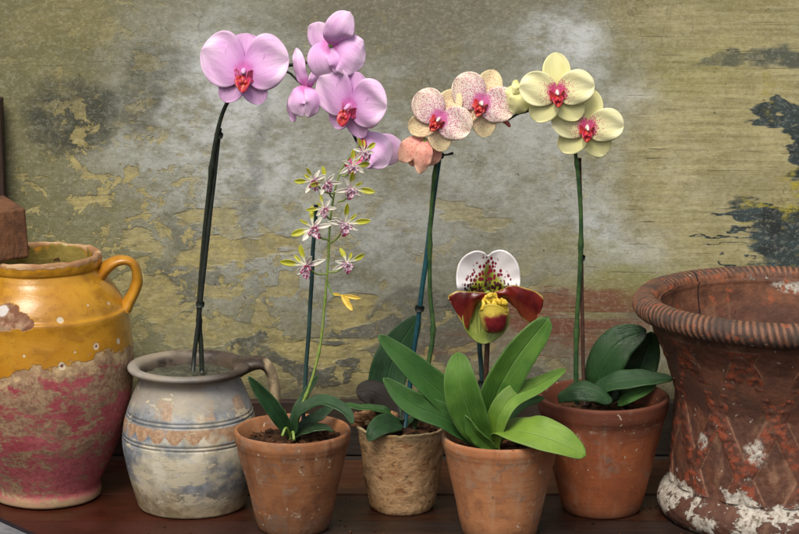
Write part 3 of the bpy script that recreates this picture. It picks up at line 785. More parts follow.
    h=m.M('ADD',m.M('MULTIPLY',mid,.9),m.M('MULTIPLY',fine,.6)); h=m.M('ADD',h,m.M('MULTIPLY',wm,.5))
    um=m.done(col,m.mr(mid,.35,.65,.5,.8),m.bump(h,.9,.0022),spec=.4)
    mb.build('urn_body',um,root); mr_.build('rope_rim',um,root)
urn()

DIM=1.0
# ------------------------------------------------------------------ leaves
def leaf_mat(name,a,b,under,rib,rough=.38,veins=26,trans=.15):
    m=NT(name); u,v,_=m.xyz(m.uvc)
    c=m.M('ABSOLUTE',m.M('SUBTRACT',u,.5))
    big=m.noise(22,4,.6); fine=m.noise(1,3,.6,m.map(m.uvc,(90,4,1))); sp=m.noise(260,3,.6)
    col=m.mix(m.mr(big,.32,.68),a,b)
    col=m.mix(m.mr(fine,.5,.68,0,.5),col,rib)
    col=m.mix(m.mr(c,.0,.022,.6,0),col,rib)
    col=m.mix(m.mr(c,.44,.5,0,.55),col,rib)
    col=m.mix(m.mr(m.noise(60,5,.7),.6,.75,0,.35),col,under)
    col=m.mix(m.mr(m.vor(130),.05,.1,.5,0),col,under)
    w=m.M('ADD',m.M('MULTIPLY',fine,.8),m.M('ADD',m.mr(c,0,.05,-1,0),m.M('ADD',m.M('MULTIPLY',m.noise(30,3,.5),.9),m.M('MULTIPLY',m.noise(160,3,.6),.25))))
    bf=m.n('ShaderNodeNewGeometry').outputs['Backfacing']
    col2=m.mix(m.M('MULTIPLY',bf,.6),col,rib)
    return m.done(col,m.mr(big,.3,.7,rough-.08,rough+.12),m.bump(w,.6,.0014),spec=.5,trans=trans)
LF_B=leaf_mat('bright strap leaf',lin(64,108,38),lin(92,136,48),lin(120,146,60),lin(112,148,84),.4)
LF_G=leaf_mat('mid green strap leaf',lin(40,82,34),lin(62,106,44),lin(78,100,58),lin(88,124,72),.36)
LF_L=leaf_mat('light yellow green leaf',lin(88,130,40),lin(122,156,52),lin(150,156,78),lin(132,160,88),.4)
LF_D=leaf_mat('dark thick leaf',lin(22,52,26),lin(42,76,38),lin(50,70,40),lin(52,82,48),.3,trans=.05)
LF_M=leaf_mat('deep green leaf',lin(28,58,34),lin(44,78,44),lin(62,82,46),lin(66,98,58),.33,trans=.08)
LF_P=leaf_mat('purple brown leaf',lin(44,40,38),lin(60,50,46),lin(66,60,52),lin(52,54,44),.35,trans=.03)
def leaf(root,ctrl,width,mat,n0=(0,-1,.35),n1=None,fold=.25,prof=(.9,.6),base=.3,thick=.0009,wav=.0,tip=1.0,name='leaf',nu=13,label=None,nrand=0):
    """ctrl (px,py,Y) along the midrib; width in photo px"""
    cp=[tuple(at(*c)) for c in ctrl]; n=max(5,int(36/(len(cp)-1))); pts=[Vector(p) for p in crom(cp,n)]
    k=sc(ctrl[0][2]); N=len(pts); vs=[];uv=[]
    n0=Vector(n0).normalized(); n1=Vector(n1).normalized() if n1 else n0
    tot=sum((pts[i+1]-pts[i]).length for i in range(N-1)); acc=0
    sd=random.uniform(0,9)
    for j,p in enumerate(pts):
        if j: acc+=(pts[j]-pts[j-1]).length
        v=acc/tot
        t=(pts[min(j+1,N-1)]-pts[max(j-1,0)]).normalized()
        nn=n0.lerp(n1,v)
        a=t.cross(nn).normalized(); nr=a.cross(t).normalized()
        if nr.dot(nn)<0: nr=-nr
        w=math.sin(PI*min(1,v)**prof[0])**prof[1] if 0<v<1 else 0
        w=max(w, base*(1-v)**1.5) if v<.5 else w
        if v>.97: w=min(w, math.sin(PI*min(1,v)**prof[0])**prof[1] if v<1 else 0.02)
        hw=width/2*k*max(w,.015)
        for i in range(nu):
            u=-1+2*i/(nu-1)
            rip=(wav+.35)*k*math.sin(v*11+sd+u*1.5)*abs(u)**1.5+k*.5*math.sin(v*23+sd*3)*u*u
            dep=fold*hw*(abs(u)**1.25)
            vs.append(p+a*(u*hw*(1-.12*fold*abs(u)))+nr*(dep+rip)); uv.append(((u+1)/2,v))
    mb=MB().add(vs,grid_faces(nu,N),uv)
    if nrand: 
        for v in mb.v: v+=nr*0
    o=mb.build(name,mat,root,solid=thick)
    if label: o['label']=label
    return o

DIM=.97
# ------------------------------------------------------------------ flowers
def petal(mb,ang,L,W,a=1.1,b=.6,base=.1,cup=0,bend=0,tilt=0,off=0,skew=0,ruf=0,start=0,nu=17,nv=20,notch=0,twist=0,seed=0,zc=(0,0)):
    """flower frame: faces -Y, up Z; units metres"""
    al=Vector((math.cos(ang),0,math.sin(ang))); ac=Vector((-math.sin(ang),0,math.cos(ang))); nr=Vector((0,-1,0))
    vs=[];uv=[]
    for j in range(nv):
        v=(1-math.cos(PI*j/(nv-1)))/2
        w=(math.sin(PI*(v**a)) if 0<v<1 else 0)**b if 0<v<1 else 0
        w=max(w,base*(1-v)**2,.03)
        for i in range(nu):
            u=-1+2*i/(nu-1)
            x=u*W/2*w
            s=L*(v-(notch*(1-abs(u))**2*v**6))+start
            out=cup*(u*u)*W*.5*w+bend*L*v*v+tilt*L*v+ruf*math.sin(u*5+v*6+seed)*v*W*.07*(.3+abs(u))*w - .0*v
            if twist: out+= u*w*W*.5*twist*v
            vs.append(al*s+ac*(x+skew*L*math.sin(PI*v*.6))+nr*(out-off)+Vector((zc[0],0,zc[1]))); uv.append(((u+1)/2,v))
    f=grid_faces(nu,nv)
    mb.add(vs,f,uv); return mb

def petal_mat(name,edge,body,core,vein,dots=None,dotc=None,dot_r=(.2,.42),dmax=.04,throat=None,tr=.012,rough=.5,trans=.14,dscale=430):
    m=NT(name); d=m.V('LENGTH',m.obj); u,v,_=m.xyz(m.uvc)
    n=m.noise(45,3,.5); vn=m.noise(1,3,.6,m.map(m.uvc,(40,2.5,1)),.3)
    cu=m.M('ABSOLUTE',m.M('SUBTRACT',u,.5))
    f=m.M('ADD',v,m.M('MULTIPLY',m.M('SUBTRACT',n,.5),.5))
    col=m.mix(m.mr(f,.35,1),body,edge)
    col=m.mix(m.mr(cu,.3,.5,0,.5),col,edge)
    col=m.mix(m.mr(f,.0,.42,.85,0),col,core)
    col=m.mix(m.mr(vn,.5,.62,0,.55),col,vein)
    if dots is not None:
        wv=m.V('ADD',m.obj,m.V('MULTIPLY',m.V('SUBTRACT',m.noisec(300,1),(.5,.5,.5)),(.0016,.0016,.0016)))
        vo=m.vor(dscale,wv,.75)
        th=m.mr(d,.008,dmax,dot_r[1],dot_r[0],False)
        mk=m.mr(m.M('SUBTRACT',vo,th),-.06,.06,1,0)
        col=m.mix(m.M('MULTIPLY',mk,m.mr(d,dmax*.92,dmax*1.1,.85,0)),col,dots)
    if throat is not None: col=m.mix(m.mr(m.M('ADD',d,m.M('MULTIPLY',m.M('SUBTRACT',vn,.5),.008)),tr*.7,tr*1.25,.85,0),col,throat)
    return m.done(col,rough,m.bump(m.M('ADD',vn,m.M('MULTIPLY',n,.6)),.22,.0009),spec=.35,trans=trans,sheen=.15)
WHT=lin(238,228,234)
PK_P=petal_mat('lilac petal',lin(250,224,250),lin(240,190,242),lin(226,146,226),lin(222,152,226),throat=lin(220,120,196),tr=.010)
PK_S=petal_mat('lilac sepal',lin(236,194,238),lin(228,174,230),lin(236,196,236),lin(208,136,212))
CR_P=petal_mat('cream spotted petal',lin(252,240,216),lin(252,238,232),lin(246,206,230),lin(246,218,206),dots=lin(204,92,140),dot_r=(.28,.46),dmax=.044,dscale=640,throat=lin(214,96,170),tr=.010)
CR_S=petal_mat('peach spotted sepal',lin(250,236,186),lin(250,234,196),lin(242,206,200),lin(244,216,176),dots=lin(206,100,100),dot_r=(.22,.40),dscale=640,dmax=.040,throat=lin(204,90,150),tr=.009)
YL_P=petal_mat('pale yellow petal',lin(252,251,206),lin(250,248,194),lin(234,230,172),lin(232,228,166),dots=lin(204,50,112),dot_r=(.05,.5),dmax=.025,dscale=560,throat=lin(206,52,128),tr=.0095)
YL_S=petal_mat('yellow sepal',lin(250,248,190),lin(246,244,178),lin(228,228,140),lin(230,230,140))
SAL=petal_mat('salmon back petal',lin(250,206,176),lin(244,176,156),lin(236,146,140),lin(228,136,132),dots=lin(200,90,96),dot_r=(.1,.3),dmax=.045)
def lip_mat(name,a,b,c,freq=420):
    m=NT(name); n=m.noise(freq,2,.5); v=m.xyz(m.uvc)[1]; s=m.noise(1,2,.5,m.map(m.obj,(900,200,200)))
    col=m.mix(m.mr(n,.42,.58),a,b); col=m.mix(m.mr(s,.52,.62,0,.75),col,c)
    return m.done(col,.35,m.bump(n,.3,.0006),spec=.5,trans=.12)
LIP_P=lip_mat('orange red lip',lin(190,44,70),lin(208,96,50),lin(200,60,130))
LIP_E=lip_mat('magenta lip',lin(196,52,110),lin(222,130,180),lin(200,70,60))
LIP_C=lip_mat('red lip',lin(196,44,44),lin(206,84,60),lin(180,34,84))
LIP_Y=lip_mat('crimson lip',lin(196,30,66),lin(210,78,50),lin(170,24,90))
def plain(name,c,c2=None,rough=.45,trans=0,sc_=200,bmp=.25):
    m=NT(name); n=m.noise(sc_,4,.6); return m.done(m.mix(m.mr(n,.35,.65),c,c2 or c),rough,m.bump(n,bmp,.0006),spec=.4,trans=trans)
COLW=plain('white column',lin(236,196,226),lin(224,160,212),trans=.1)
COLY=plain('cream column',lin(246,236,220),lin(236,200,214),trans=.1)

MESH={}
def phal_parts(kind):
    """returns list of (name, mesh, mat) in the flower frame, metres"""
    if kind in MESH: return MESH[kind]
    mm=.001; out=[]
    if kind=='lilac':
        spec=dict(pL=47,pW=57,pa=R(12),dL=38,dW=42,sL=38,sW=27,sa=R(-58)); mats=(PK_P,PK_S,LIP_P,LIP_E,COLW)
    elif kind=='cream':
        spec=dict(pL=35,pW=37,pa=R(12),dL=35,dW=27,sL=35,sW=26,sa=R(-54)); mats=(CR_P,CR_S,LIP_C,LIP_C,COLY)
    elif kind=='salmon':
        spec=dict(pL=30,pW=26,pa=R(10),dL=34,dW=20,sL=34,sW=20,sa=R(-50)); mats=(SAL,SAL,LIP_C,LIP_C,COLY)
    else:
        spec=dict(pL=37,pW=35,pa=R(5),dL=38,dW=28,sL=36,sW=29,sa=R(-50)); mats=(YL_P,YL_S,LIP_Y,LIP_Y,COLY)
    q=spec; sk=.16 if kind=='lilac' else .08
    def mk(name,mb,mat,solid=.0006):
        o=mb.build(name,mat,solid=solid); me=o.data; bpy.data.objects.remove(o); out.append((name,me,mat,solid))
    # back whorl first
    mk('sepal',petal(MB(),R(90),q['dL']*mm,q['dW']*mm,1.1,.48,.2,cup=.22,bend=-.10,off=.0022,ruf=.2),mats[1])
    for s in (0,1):
        an=q['sa'] if s==0 else PI-q['sa']
        mk('sepal',petal(MB(),an,q['sL']*mm,q['sW']*mm,1.05,.46,.25,cup=.2,bend=-.12,off=.0022,ruf=.25,seed=s*2),mats[1])
    for s in (0,1):
        an=q['pa'] if s==0 else PI-q['pa']
        mk('petal',petal(MB(),an,q['pL']*mm,q['pW']*mm,.98,.5 if kind=='lilac' else .42,.22,cup=-.02,bend=-.13,tilt=.15,skew=sk*(1 if s==0 else -1),ruf=1.1,seed=s*3+1,nu=25,nv=28),mats[0])
    # lip: side lobes + mid lobe + crest
    z=.25 if kind=='lilac' else .3
    f=1.26 if kind=='lilac' else .82
    mb=MB()
    for s in (-1,1):
        g=MB(); petal(g,R(90),.0105*f,.0120*f,1.25,.42,.4,cup=.22,bend=.1,nu=13,nv=14)
        rot=Matrix.Rotation(s*R(46),4,'Z')@Matrix.Rotation(s*R(18 if kind=='lilac' else 40),4,'Y')
        mb.add([rot@v+Vector((s*.0042*f,-.004,(-.0090 if kind=='lilac' else -.0078)*f)) for v in g.v],g.f,g.uv)
    out2=mb.build('lip_side_lobes',mats[3],solid=.0007); me=out2.data; bpy.data.objects.remove(out2); out.append(('side_lobe',me,mats[3],.0007))
    mb=MB(); g=MB(); petal(g,R(-90),.0145*f,.0125*f,.9,.5,.6,cup=.5,bend=-.2,ruf=2.2,nu=15,nv=16,seed=.7)
    rot=Matrix.Rotation(R(-38),4,'X')
    mb.add([rot@v+Vector((0,-.003,-.004*f)) for v in g.v],g.f,g.uv)
    ball(mb,(0,-.0065,-.0075*f),(.0026*f,.003*f,.0032*f))
    ball(mb,(-.0022*f,-.0085,-.0088*f),(.0014*f,.002*f,.002*f)); ball(mb,(.0022*f,-.0085,-.0088*f),(.0014*f,.002*f,.002*f))
    for s in ((-1,1) if kind=='none' else ()):   # two tendrils at the tip
        e=rot@Vector((0,-.0028,-.0165*f))+Vector((0,-.003,-.004*f))
        tube(mb,[e,e+Vector((s*.002,-.0015,-.0018)),e+Vector((s*.0036,-.001,.0004)),e+Vector((s*.0028,-.0004,.0022))],[.0006,.0005,.0004,.0002],6)
    mk('lip',mb,mats[2],0.0006)
    mb=MB(); ball(mb,(0,-.0045,.0002),(.0021*f,.0052,.0021*f),14,10,Matrix.Rotation(R(22),4,'X'))
    ball(mb,(0,-.0092,-.0012),(.0016*f,.0017,.0015*f),12,8)
    ball(mb,(0,.0005,-.001),(.0028*f,.0035,.003*f),12,8)
    o=mb.build('flower',mats[4]); me=o.data; bpy.data.objects.remove(o); out.append(('flower',me,mats[4],0))
    MESH[kind]=out; return out
def place_flower(root,kind,px,py,Y,yaw=0,pitch=0,roll=0,size=1,label=None,skip=()):
    parts=phal_parts(kind)
    nm,me,mat,_=parts[-1]
    fo=bpy.data.objects.new('flower',me); COL.objects.link(fo); fo.parent=root
    w=at(px,py,Y); fo.location=w-Vector(root['_w'])
    fo.rotation_euler=(Matrix.Rotation(R(yaw),4,'Z')@Matrix.Rotation(R(pitch),4,'X')@Matrix.Rotation(R(roll),4,'Y')).to_euler()
    fo.scale=(size,)*3
    if label: fo['label']=label
    for nm,me,mat,sol in parts[:-1]:
        o=bpy.data.objects.new(nm,me); COL.objects.link(o); o.parent=fo
        if sol:
            md=o.modifiers.new('solid','SOLIDIFY'); md.thickness=sol; md.offset=0
    return fo
def wire(ctrl,r,n=10,noded=None,kk=1.0):
    pts=crom([tuple(at(*c)) for c in ctrl],n); m=len(pts)
    if isinstance(r,tuple): rr=[r[0]+(r[1]-r[0])*i/(m-1) for i in range(m)]
    else: rr=[r]*m
    if noded:
        for q in noded:
            c=int(q*(m-1))
            for i in range(max(0,c-1),min(m,c+2)): rr[i]*=1.45 if i==c else 1.15
    return pts,rr
DIM=.8
STEM_K=plain('near black stem',lin(36,44,38),lin(50,58,46),.4)
STEM_D=plain('dark green stem',lin(46,78,48),lin(74,104,58),.4,sc_=90)
STEM_O=plain('olive brown flower stalk',lin(92,74,52),lin(112,100,66),.45)
STEM_Y=plain('yellow green stem',lin(120,150,66),lin(150,172,86),.45)
STEM_P=plain('purple brown stem',lin(70,48,40),lin(92,66,54),.5)
STK_T=plain('teal painted cane',lin(24,70,80),lin(40,92,100),.45,sc_=80)
STK_B=plain('black green cane',lin(30,36,34),lin(44,52,46),.5,sc_=80)
STK_D=plain('dark teal cane',lin(36,62,62),lin(50,80,78),.5,sc_=80)

def stake(label,a,b_,r,mat,clips=(),group='thin support canes'):
    A=at(*a); B=at(*b_); root=thing('plant_stake',label,'stake',A)
    n=14; pts=[A.lerp(B,i/n)+Vector((.0009*MN.noise(Vector((i*.4,A.x*9,0))),0,0)) for i in range(n+1)]
    rr=[r*(1+.08*MN.noise(Vector((i*1.3,1,A.x)))) for i in range(n+1)]
    tube(mb:=MB(),pts,rr,10); mb.build('cane',mat,root)
    for t,sz in clips:
        c=A.lerp(B,t); m2=MB(); d=(B-A).normalized()
        tube(m2,[c-d*.0028,c,c+d*.0028],[r*1.7,r*2.0,r*1.7],12)
        if sz: tube(m2,[c,c+Vector((sz*.6,-.002,.001)),c+Vector((sz,-.002,.0025))],[.0011,.001,.0016],8)
        m2.build('clip',STK_B,root)
    return root

# ---- plant 1: lilac moth orchid in the grey jar
Yj=jarG[1].y
r1=thing('moth_orchid','lilac pink moth orchid arching out of the grey handled jar','orchid',at(201,366,Yj))
pts,rr=wire([(202,372,Yj),(201,345,Yj),(199,310,Yj),(203,250,Yj-.004),(209,190,Yj-.008),(214,150,Yj-.010),(221,118,Yj-.012),(230,98,Yj-.014),(240,86,Yj-.012),(262,72,Yj-.004),(292,65,Yj-.012),(318,63,Yj-.02),(331,76,Yj-.02),(342,100,Yj-.02),(351,128,Yj-.024),(357,142,Yj-.024)],(.0026,.0014),8,(.12,.3,.5))
mb=tube(MB(),pts,rr,10)
for c in ([(318,63,Yj-.02),(322,54,Yj-.034),(329,46,Yj-.04)],[(291,74,Yj-.014),(297,80,Yj-.018),(304,86,Yj-.02)],[(281,69,Yj-.012),(291,74,Yj-.014)],[(342,100,Yj-.02),(348,106,Yj-.028)],[(357,142,Yj-.024),(366,146,Yj-.028)],[(233,93,Yj-.013),(240,80,Yj-.018),(243,72,Yj-.026)]):
    p2,q2=wire(c,.0012,5); tube(mb,p2,q2,8)
mb.build('stem',STEM_K,r1)
place_flower(r1,'lilac',244,71,Yj-.034,0,-4,4,.97,'front-facing flower with broad pale petals and orange red throat')
custom_flower(r1,331,45,Yj-.040,[
 dict(c=[(331,46,Yj-.040),(322,44,Yj-.036),(316,52,Yj-.034),(334,76,Yj-.04)][:1]+[(320,36,Yj-.030),(319,22,Yj-.030)],w=30,n=(-.5,-1,.1)),
 dict(c=[(330,44,Yj-.040),(322,56,Yj-.044),(325,68,Yj-.044),(333,78,Yj-.038)],w=33,n=(-.4,-1,.1),f=-.4,b=.5),
 dict(c=[(333,47,Yj-.042),(344,52,Yj-.052),(354,59,Yj-.054),(364,64,Yj-.048)],w=40,n=(.3,-1,-.1),f=-.35,p=(1.05,.42)),
 dict(c=[(332,46,Yj-.043),(337,35,Yj-.056),(343,24,Yj-.058),(350,12,Yj-.05)],w=29,n=(.2,-1,.1),f=-.45,p=(1.1,.45)),
 dict(c=[(331,47,Yj-.041),(337,58,Yj-.050),(340,66,Yj-.050),(342,76,Yj-.044)],w=20,n=(0,-1,.1),f=-.4,m=PK_S,name='sepal')],PK_P,STEM_Y,'topmost flower, seen from behind')
custom_flower(r1,308,87,Yj-.022,[
 dict(c=[(308,89,Yj-.022),(301,76,Yj-.026),(298,62,Yj-.026),(296,48,Yj-.02)],w=13,n=(-.4,-1,.1),f=-.6,p=(1.1,.5)),
 dict(c=[(308,88,Yj-.024),(313,80,Yj-.034),(316,72,Yj-.034),(318,64,Yj-.03)],w=9,n=(.4,-1,.1),f=-.5,p=(.9,.5)),
 dict(c=[(308,86,Yj-.024),(313,92,Yj-.036),(314,104,Yj-.038),(308,118,Yj-.034)],w=17,n=(.5,-1,.1),f=-.5,p=(1.0,.45)),
 dict(c=[(308,87,Yj-.022),(300,94,Yj-.030),(296,104,Yj-.032),(301,117,Yj-.028)],w=19,n=(-.4,-1,.1),f=-.4,p=(1.0,.45)),
 dict(c=[(305,90,Yj-.020),(295,97,Yj-.018),(291,108,Yj-.018),(294,122,Yj-.018)],w=11,n=(-.5,-1,.1),f=-.4,m=PK_S,name='sepal')],PK_P,STEM_Y,'flower in profile left of the stem')
place_flower(r1,'lilac',350,106,Yj-.048,-30,6,16,.90,'flower below the topmost one, turned left')
custom_flower(r1,363,152,Yj-.030,[
 dict(c=[(364,152,Yj-.030),(366,144,Yj-.034),(366,138,Yj-.034),(367,130,Yj-.03)],w=12,n=(-.3,-1,.1),f=-.4,m=PK_S,name='sepal'),
 dict(c=[(368,155,Yj-.026),(382,150,Yj-.022),(392,152,Yj-.02),(401,158,Yj-.016)],w=32,n=(.5,-1,.1),f=-.3,p=(1.1,.42)),
 dict(c=[(363,153,Yj-.032),(371,150,Yj-.046),(380,155,Yj-.05),(389,164,Yj-.044)],w=36,n=(.2,-1,.1),f=-.35,p=(1.0,.42),b=.5),
 dict(c=[(361,155,Yj-.034),(356,160,Yj-.042),(351,163,Yj-.044),(346,167,Yj-.042)],w=12,n=(0,-1,.3),f=.5,m=LIP_E,name='lip'),
 dict(c=[(361,153,Yj-.034),(363,147,Yj-.042),(364,141,Yj-.042),(363,135,Yj-.04)],w=6,n=(-.3,-1,.1),f=.4,m=LIP_P,name='lip')],PK_P,COLW,'lowest flower, turned away to the right')
stake('black cane with a small clip standing in the grey handled jar',(193,371,Yj-.004),(219.5,128,Yj-.006),.0023,STK_B,((.28,0),(.97,.004)))

# ---- plant 2: small spider flowered orchid in the left terracotta pot
Yp=potA[1].y
r2=thing('spray_orchid','small white and yellow flowered spray orchid in the brown terracotta pot','orchid',at(290,436,Yp))
pts,rr=wire([(290,440,Yp),(293,425,Yp),(305,398,Yp),(314,372,Yp),(321,340,Yp),(325,300,Yp),(328,262,Yp),(330,225,Yp),(334,195,Yp),(342,168,Yp),(356,150,Yp),(360,140,Yp)],(.0016,.0007),8,(.2,.33,.46,.58,.7))
mb=tube(MB(),pts,rr,9)
# (px,py,yaw,pitch,roll,size, stemx,stemy)
SP=[(313,181,-20,8,-20,.95,335,190),(326,183,15,5,10,.9,334,195),(353,166,15,0,20,.95,342,172),(364,152,30,-5,60,.8,356,150),(352,189,20,5,30,1.0,338,198),(324,209,-10,0,-10,.8,331,214),(313,228,-15,0,-6,1.1,330,236),(346,224,15,0,28,1.1,329,240),(306,266,-20,5,-4,1.15,328,270),(347,263,25,0,35,.95,328,268)]
for i,(px,py,yw,pt,rl_,sz,sx_,sy_) in enumerate(SP):
    p2,q2=wire([(sx_,sy_+4,Yp),((px+sx_)/2,(py+sy_)/2+6,Yp-.004),(px,py,Yp-.012)],.0009,5); tube(mb,p2,q2,7)
p2,q2=wire([(327,280,Yp),(333,295,Yp-.003),(341,294,Yp-.008)],.0009,5); tube(mb,p2,q2,7)
mb.build('stem',STEM_Y,r2)
DIM=1
def spider_mats():
    def tipm(name,tipc,basec,sp):
        m=NT(name); u,v,_=m.xyz(m.uvc); n=m.noise(260,3,.6)
        f=m.M('ADD',v,m.M('MULTIPLY',m.M('SUBTRACT',n,.5),.25))
        col=m.mix(m.mr(f,.28,.55),basec,tipc)
        if sp: col=m.mix(m.M('MULTIPLY',m.mr(m.vor(600),.2,.34,1,0),m.mr(v,.2,.5,.8,0)),col,sp)
        return m.done(col,.5,m.bump(n,.3,.0006),trans=.25)
    return (tipm('yellow green tip petal',lin(196,198,62),lin(236,236,214),lin(150,60,90)),
            tipm('white inner petal',lin(238,236,222),lin(214,190,200),lin(150,40,90)),
            lip_mat('purple spotted lip',lin(232,214,226),lin(130,24,74),lin(150,34,84),420),
            plain('golden petal',lin(222,186,60),lin(232,204,96),trans=.2))
SM=spider_mats()
def spider(px,py,yaw,pitch,roll,size,var):
    mm=.001; key='sp%d'%var
    if key not in MESH:
        L=[]; rnd=random.Random(var*17+3)
        def mk(name,mb,mat,solid=.0005):
            o=mb.build(name,mat,solid=solid); L.append((name,o.data,mat)); bpy.data.objects.remove(o)
        side=-1 if var%2 else 1        # 1 = points left
        def A(x): return R(x if side>0 else 180-x)
        for an,l,w in ((186,21,7.5),(100,18,6),(150,13,4)):
            an+=rnd.uniform(-12,12)
            mk('sepal',petal(MB(),A(an),l*mm*rnd.uniform(.8,1.1),w*mm*rnd.uniform(.6,.85),1.7,.8,.35,cup=.5,bend=rnd.uniform(-.5,.4),off=.001,nu=9,nv=14,ruf=.8,seed=an),SM[0])
        for an,l,w in ((12,17,4.2),(48,13,3.8),(-128,13,4.6)):
            an+=rnd.uniform(-14,14)
            mk('petal',petal(MB(),A(an),l*mm,w*mm,1.1,.9,.35,cup=.5,bend=rnd.uniform(-.4,.6),ruf=1.4,nu=9,nv=14,seed=an),SM[1])
        mb=MB(); g=MB(); petal(g,A(-68+rnd.uniform(-15,15)),11*mm,7*mm,1.2,.7,.35,cup=.5,bend=-.5,tilt=.6,ruf=1.6,nu=11,nv=12)
        mb.add(g.v,g.f,g.uv)
        for an in (-10,-120):
            g=MB(); petal(g,A(an),6.5*mm,3.4*mm,1.1,.7,.4,cup=.4,tilt=.6,nu=9,nv=8); mb.add(g.v,g.f,g.uv)
        mk('lip',mb,SM[2])
        mb=MB(); ball(mb,(0,-.003,0),(.0013,.0035,.0015)); o=mb.build('flower',SM[2]); L.append(('flower',o.data,SM[2])); bpy.data.objects.remove(o)
        MESH[key]=L
    L=MESH[key]
    fo=bpy.data.objects.new('flower',L[-1][1]); COL.objects.link(fo); fo.parent=r2
    fo.location=at(px,py,Yp-.014)-Vector(r2['_w']); fo.scale=(size,)*3
    fo.rotation_euler=(Matrix.Rotation(R(yaw),4,'Z')@Matrix.Rotation(R(pitch),4,'X')@Matrix.Rotation(R(roll),4,'Y')).to_euler()
    for nm,me,mat in L[:-1]:
        o=bpy.data.objects.new(nm,me); COL.objects.link(o); o.parent=fo
        md=o.modifiers.new('solid','SOLIDIFY'); md.thickness=.0005; md.offset=0
    return fo
VR=[0,2,3,5,1,4,6,7,8,9]
RL=[-5,8,-20,-35,-8,0,-4,-14,4,-22]
for i,(px,py,yw,pt,rl_,sz,_,_) in enumerate(SP): spider(px,py,yw,pt,RL[i],sz*1.05,VR[i])
# withered golden flower
mb=MB(); c=at(341,295,Yp-.012)
for an,l,w,tl in ((-8,20,4,.2),(-50,18,5.5,.5),(-62,13,4,.1),(170,8,3,.0),(-30,10,3,.4)):
    g=MB(); petal(g,R(an),l*.001,w*.001,1.3,.7,.3,cup=.4,tilt=tl,nu=9,nv=12); mb.add([v+c for v in g.v],g.f,g.uv)
o=mb.build('flower',SM[3],r2,solid=.0005); o['label']='drooping golden yellow flower, lowest of the spray'
leaf(r2,[(291,436,Yp),(278,415,Yp-.01),(262,394,Yp-.015),(248,376,Yp-.02)],17,LF_M,(-.3,-1,.8),fold=.5,prof=(.85,.6),base=.5)
leaf(r2,[(293,436,Yp),(303,412,Yp-.01),(325,403,Yp-.02),(345,412,Yp-.032),(353,424,Yp-.04)],19,LF_M,(.1,-.5,1),fold=.45,prof=(.9,.5),base=.5)
leaf(r2,[(291,436,Yp),(296,415,Yp+.004),(306,396,Yp+.01),(319,374,Yp+.012)],11,LF_M,(-.7,-1,.3),fold=.6,prof=(.8,.6),base=.5)
leaf(r2,[(293,436,Yp),(305,425,Yp+.01),(322,415,Yp+.02),(338,402,Yp+.028)],14,LF_M,(0,-.6,1),fold=.4,base=.5)
leaf(r2,[(292,438,Yp),(305,432,Yp-.006),(322,428,Yp-.01),(334,432,Yp-.012)],14,LF_D,(0,-.4,1),fold=.3,base=.5)
mb=MB()   # aerial roots and sheath
for c in ([(290,436,Yp),(286,428,Yp-.01),(282,436,Yp-.016)],[(291,436,Yp),(293,432,Yp-.012),(294,440,Yp-.02)],[(290,434,Yp),(287,420,Yp-.004),(284,410,Yp-.004)]):
    p2,q2=wire(c,.0014,5); tube(mb,p2,q2,8)
mb.build('root',STEM_Y,r2)
stake('dark teal cane behind the white and yellow spray orchid',(303,424,Yp+.016),(316,205,Yp+.012),.0021,STK_D)

# ---- plant 3: cream spotted moth orchid in the crusted pot
Yq=potB[1].y
r3=thing('moth_orchid','cream moth orchid with crimson dotted petals rising from the crusted pot','orchid',at(410,425,Yq))
pts,rr=wire([(414,430,Yq),(420,395,Yq),(429,360,Yq),(433,330,Yq),(430,290,Yq),(430,240,Yq-.004),(432,200,Yq-.008),(437,155,Yq-.012),(440,135,Yq-.014),(452,115,Yq-.01),(470,105,Yq-.006),(480,102,Yq-.012)],(.0027,.0014),8,(.28,.45,.6))
mb=tube(MB(),pts,rr,10)
for c in ([(440,135,Yq-.014),(438,125,Yq-.022),(438,118,Yq-.026)],[(438,150,Yq-.013),(428,143,Yq-.02),(422,140,Yq-.024)]):
    p2,q2=wire(c,.0012,5); tube(mb,p2,q2,8)
mb.build('stem',STEM_D,r3)
place_flower(r3,'cream',439,119,Yq-.035,-8,0,33,.95)
place_flower(r3,'cream',481,103,Yq-.030,8,-3,26,1.0)
custom_flower(r3,425,141,Yq-.024,[
 dict(c=[(426,138,Yq-.022),(416,143,Yq-.026),(408,150,Yq-.026),(399,161,Yq-.02)],w=21,n=(-.3,-1,.3),f=-.4,p=(1.15,.5),b=.4),
 dict(c=[(427,139,Yq-.026),(425,150,Yq-.034),(422,162,Yq-.034),(420,174,Yq-.03)],w=17,n=(0,-1,.1),f=-.5,p=(1.0,.55),b=.5),
 dict(c=[(428,139,Yq-.02),(434,147,Yq-.022),(435,156,Yq-.022),(430,166,Yq-.02)],w=15,n=(.3,-1,.1),f=-.4,p=(.9,.5),b=.5),
 dict(c=[(425,140,Yq-.02),(417,152,Yq-.018),(413,160,Yq-.018),(411,166,Yq-.018)],w=15,n=(-.2,-1,.1),f=-.4,p=(.9,.5),b=.5)],SAL,STEM_Y,'salmon pink drooping flower, seen from behind')
stake('teal cane tied beside the crimson dotted cream orchid',(404,430,Yq+.004),(441,142,Yq-.004),.0026,STK_T,((.43,0),(.955,.014)))
leaf(r3,[(396,425,Yq),(386,395,Yq+.015),(395,355,Yq+.02),(419,315,Yq+.018)],40,LF_M,(-.2,-1,.1),fold=.16,prof=(.85,.55),base=.4)
leaf(r3,[(403,421,Yq),(393,408,Yq+.002),(375,393,Yq),(356,392,Yq-.01)],30,LF_P,(.1,-.8,.6),fold=-.25,prof=(1.05,.5),base=.3,thick=.0016)
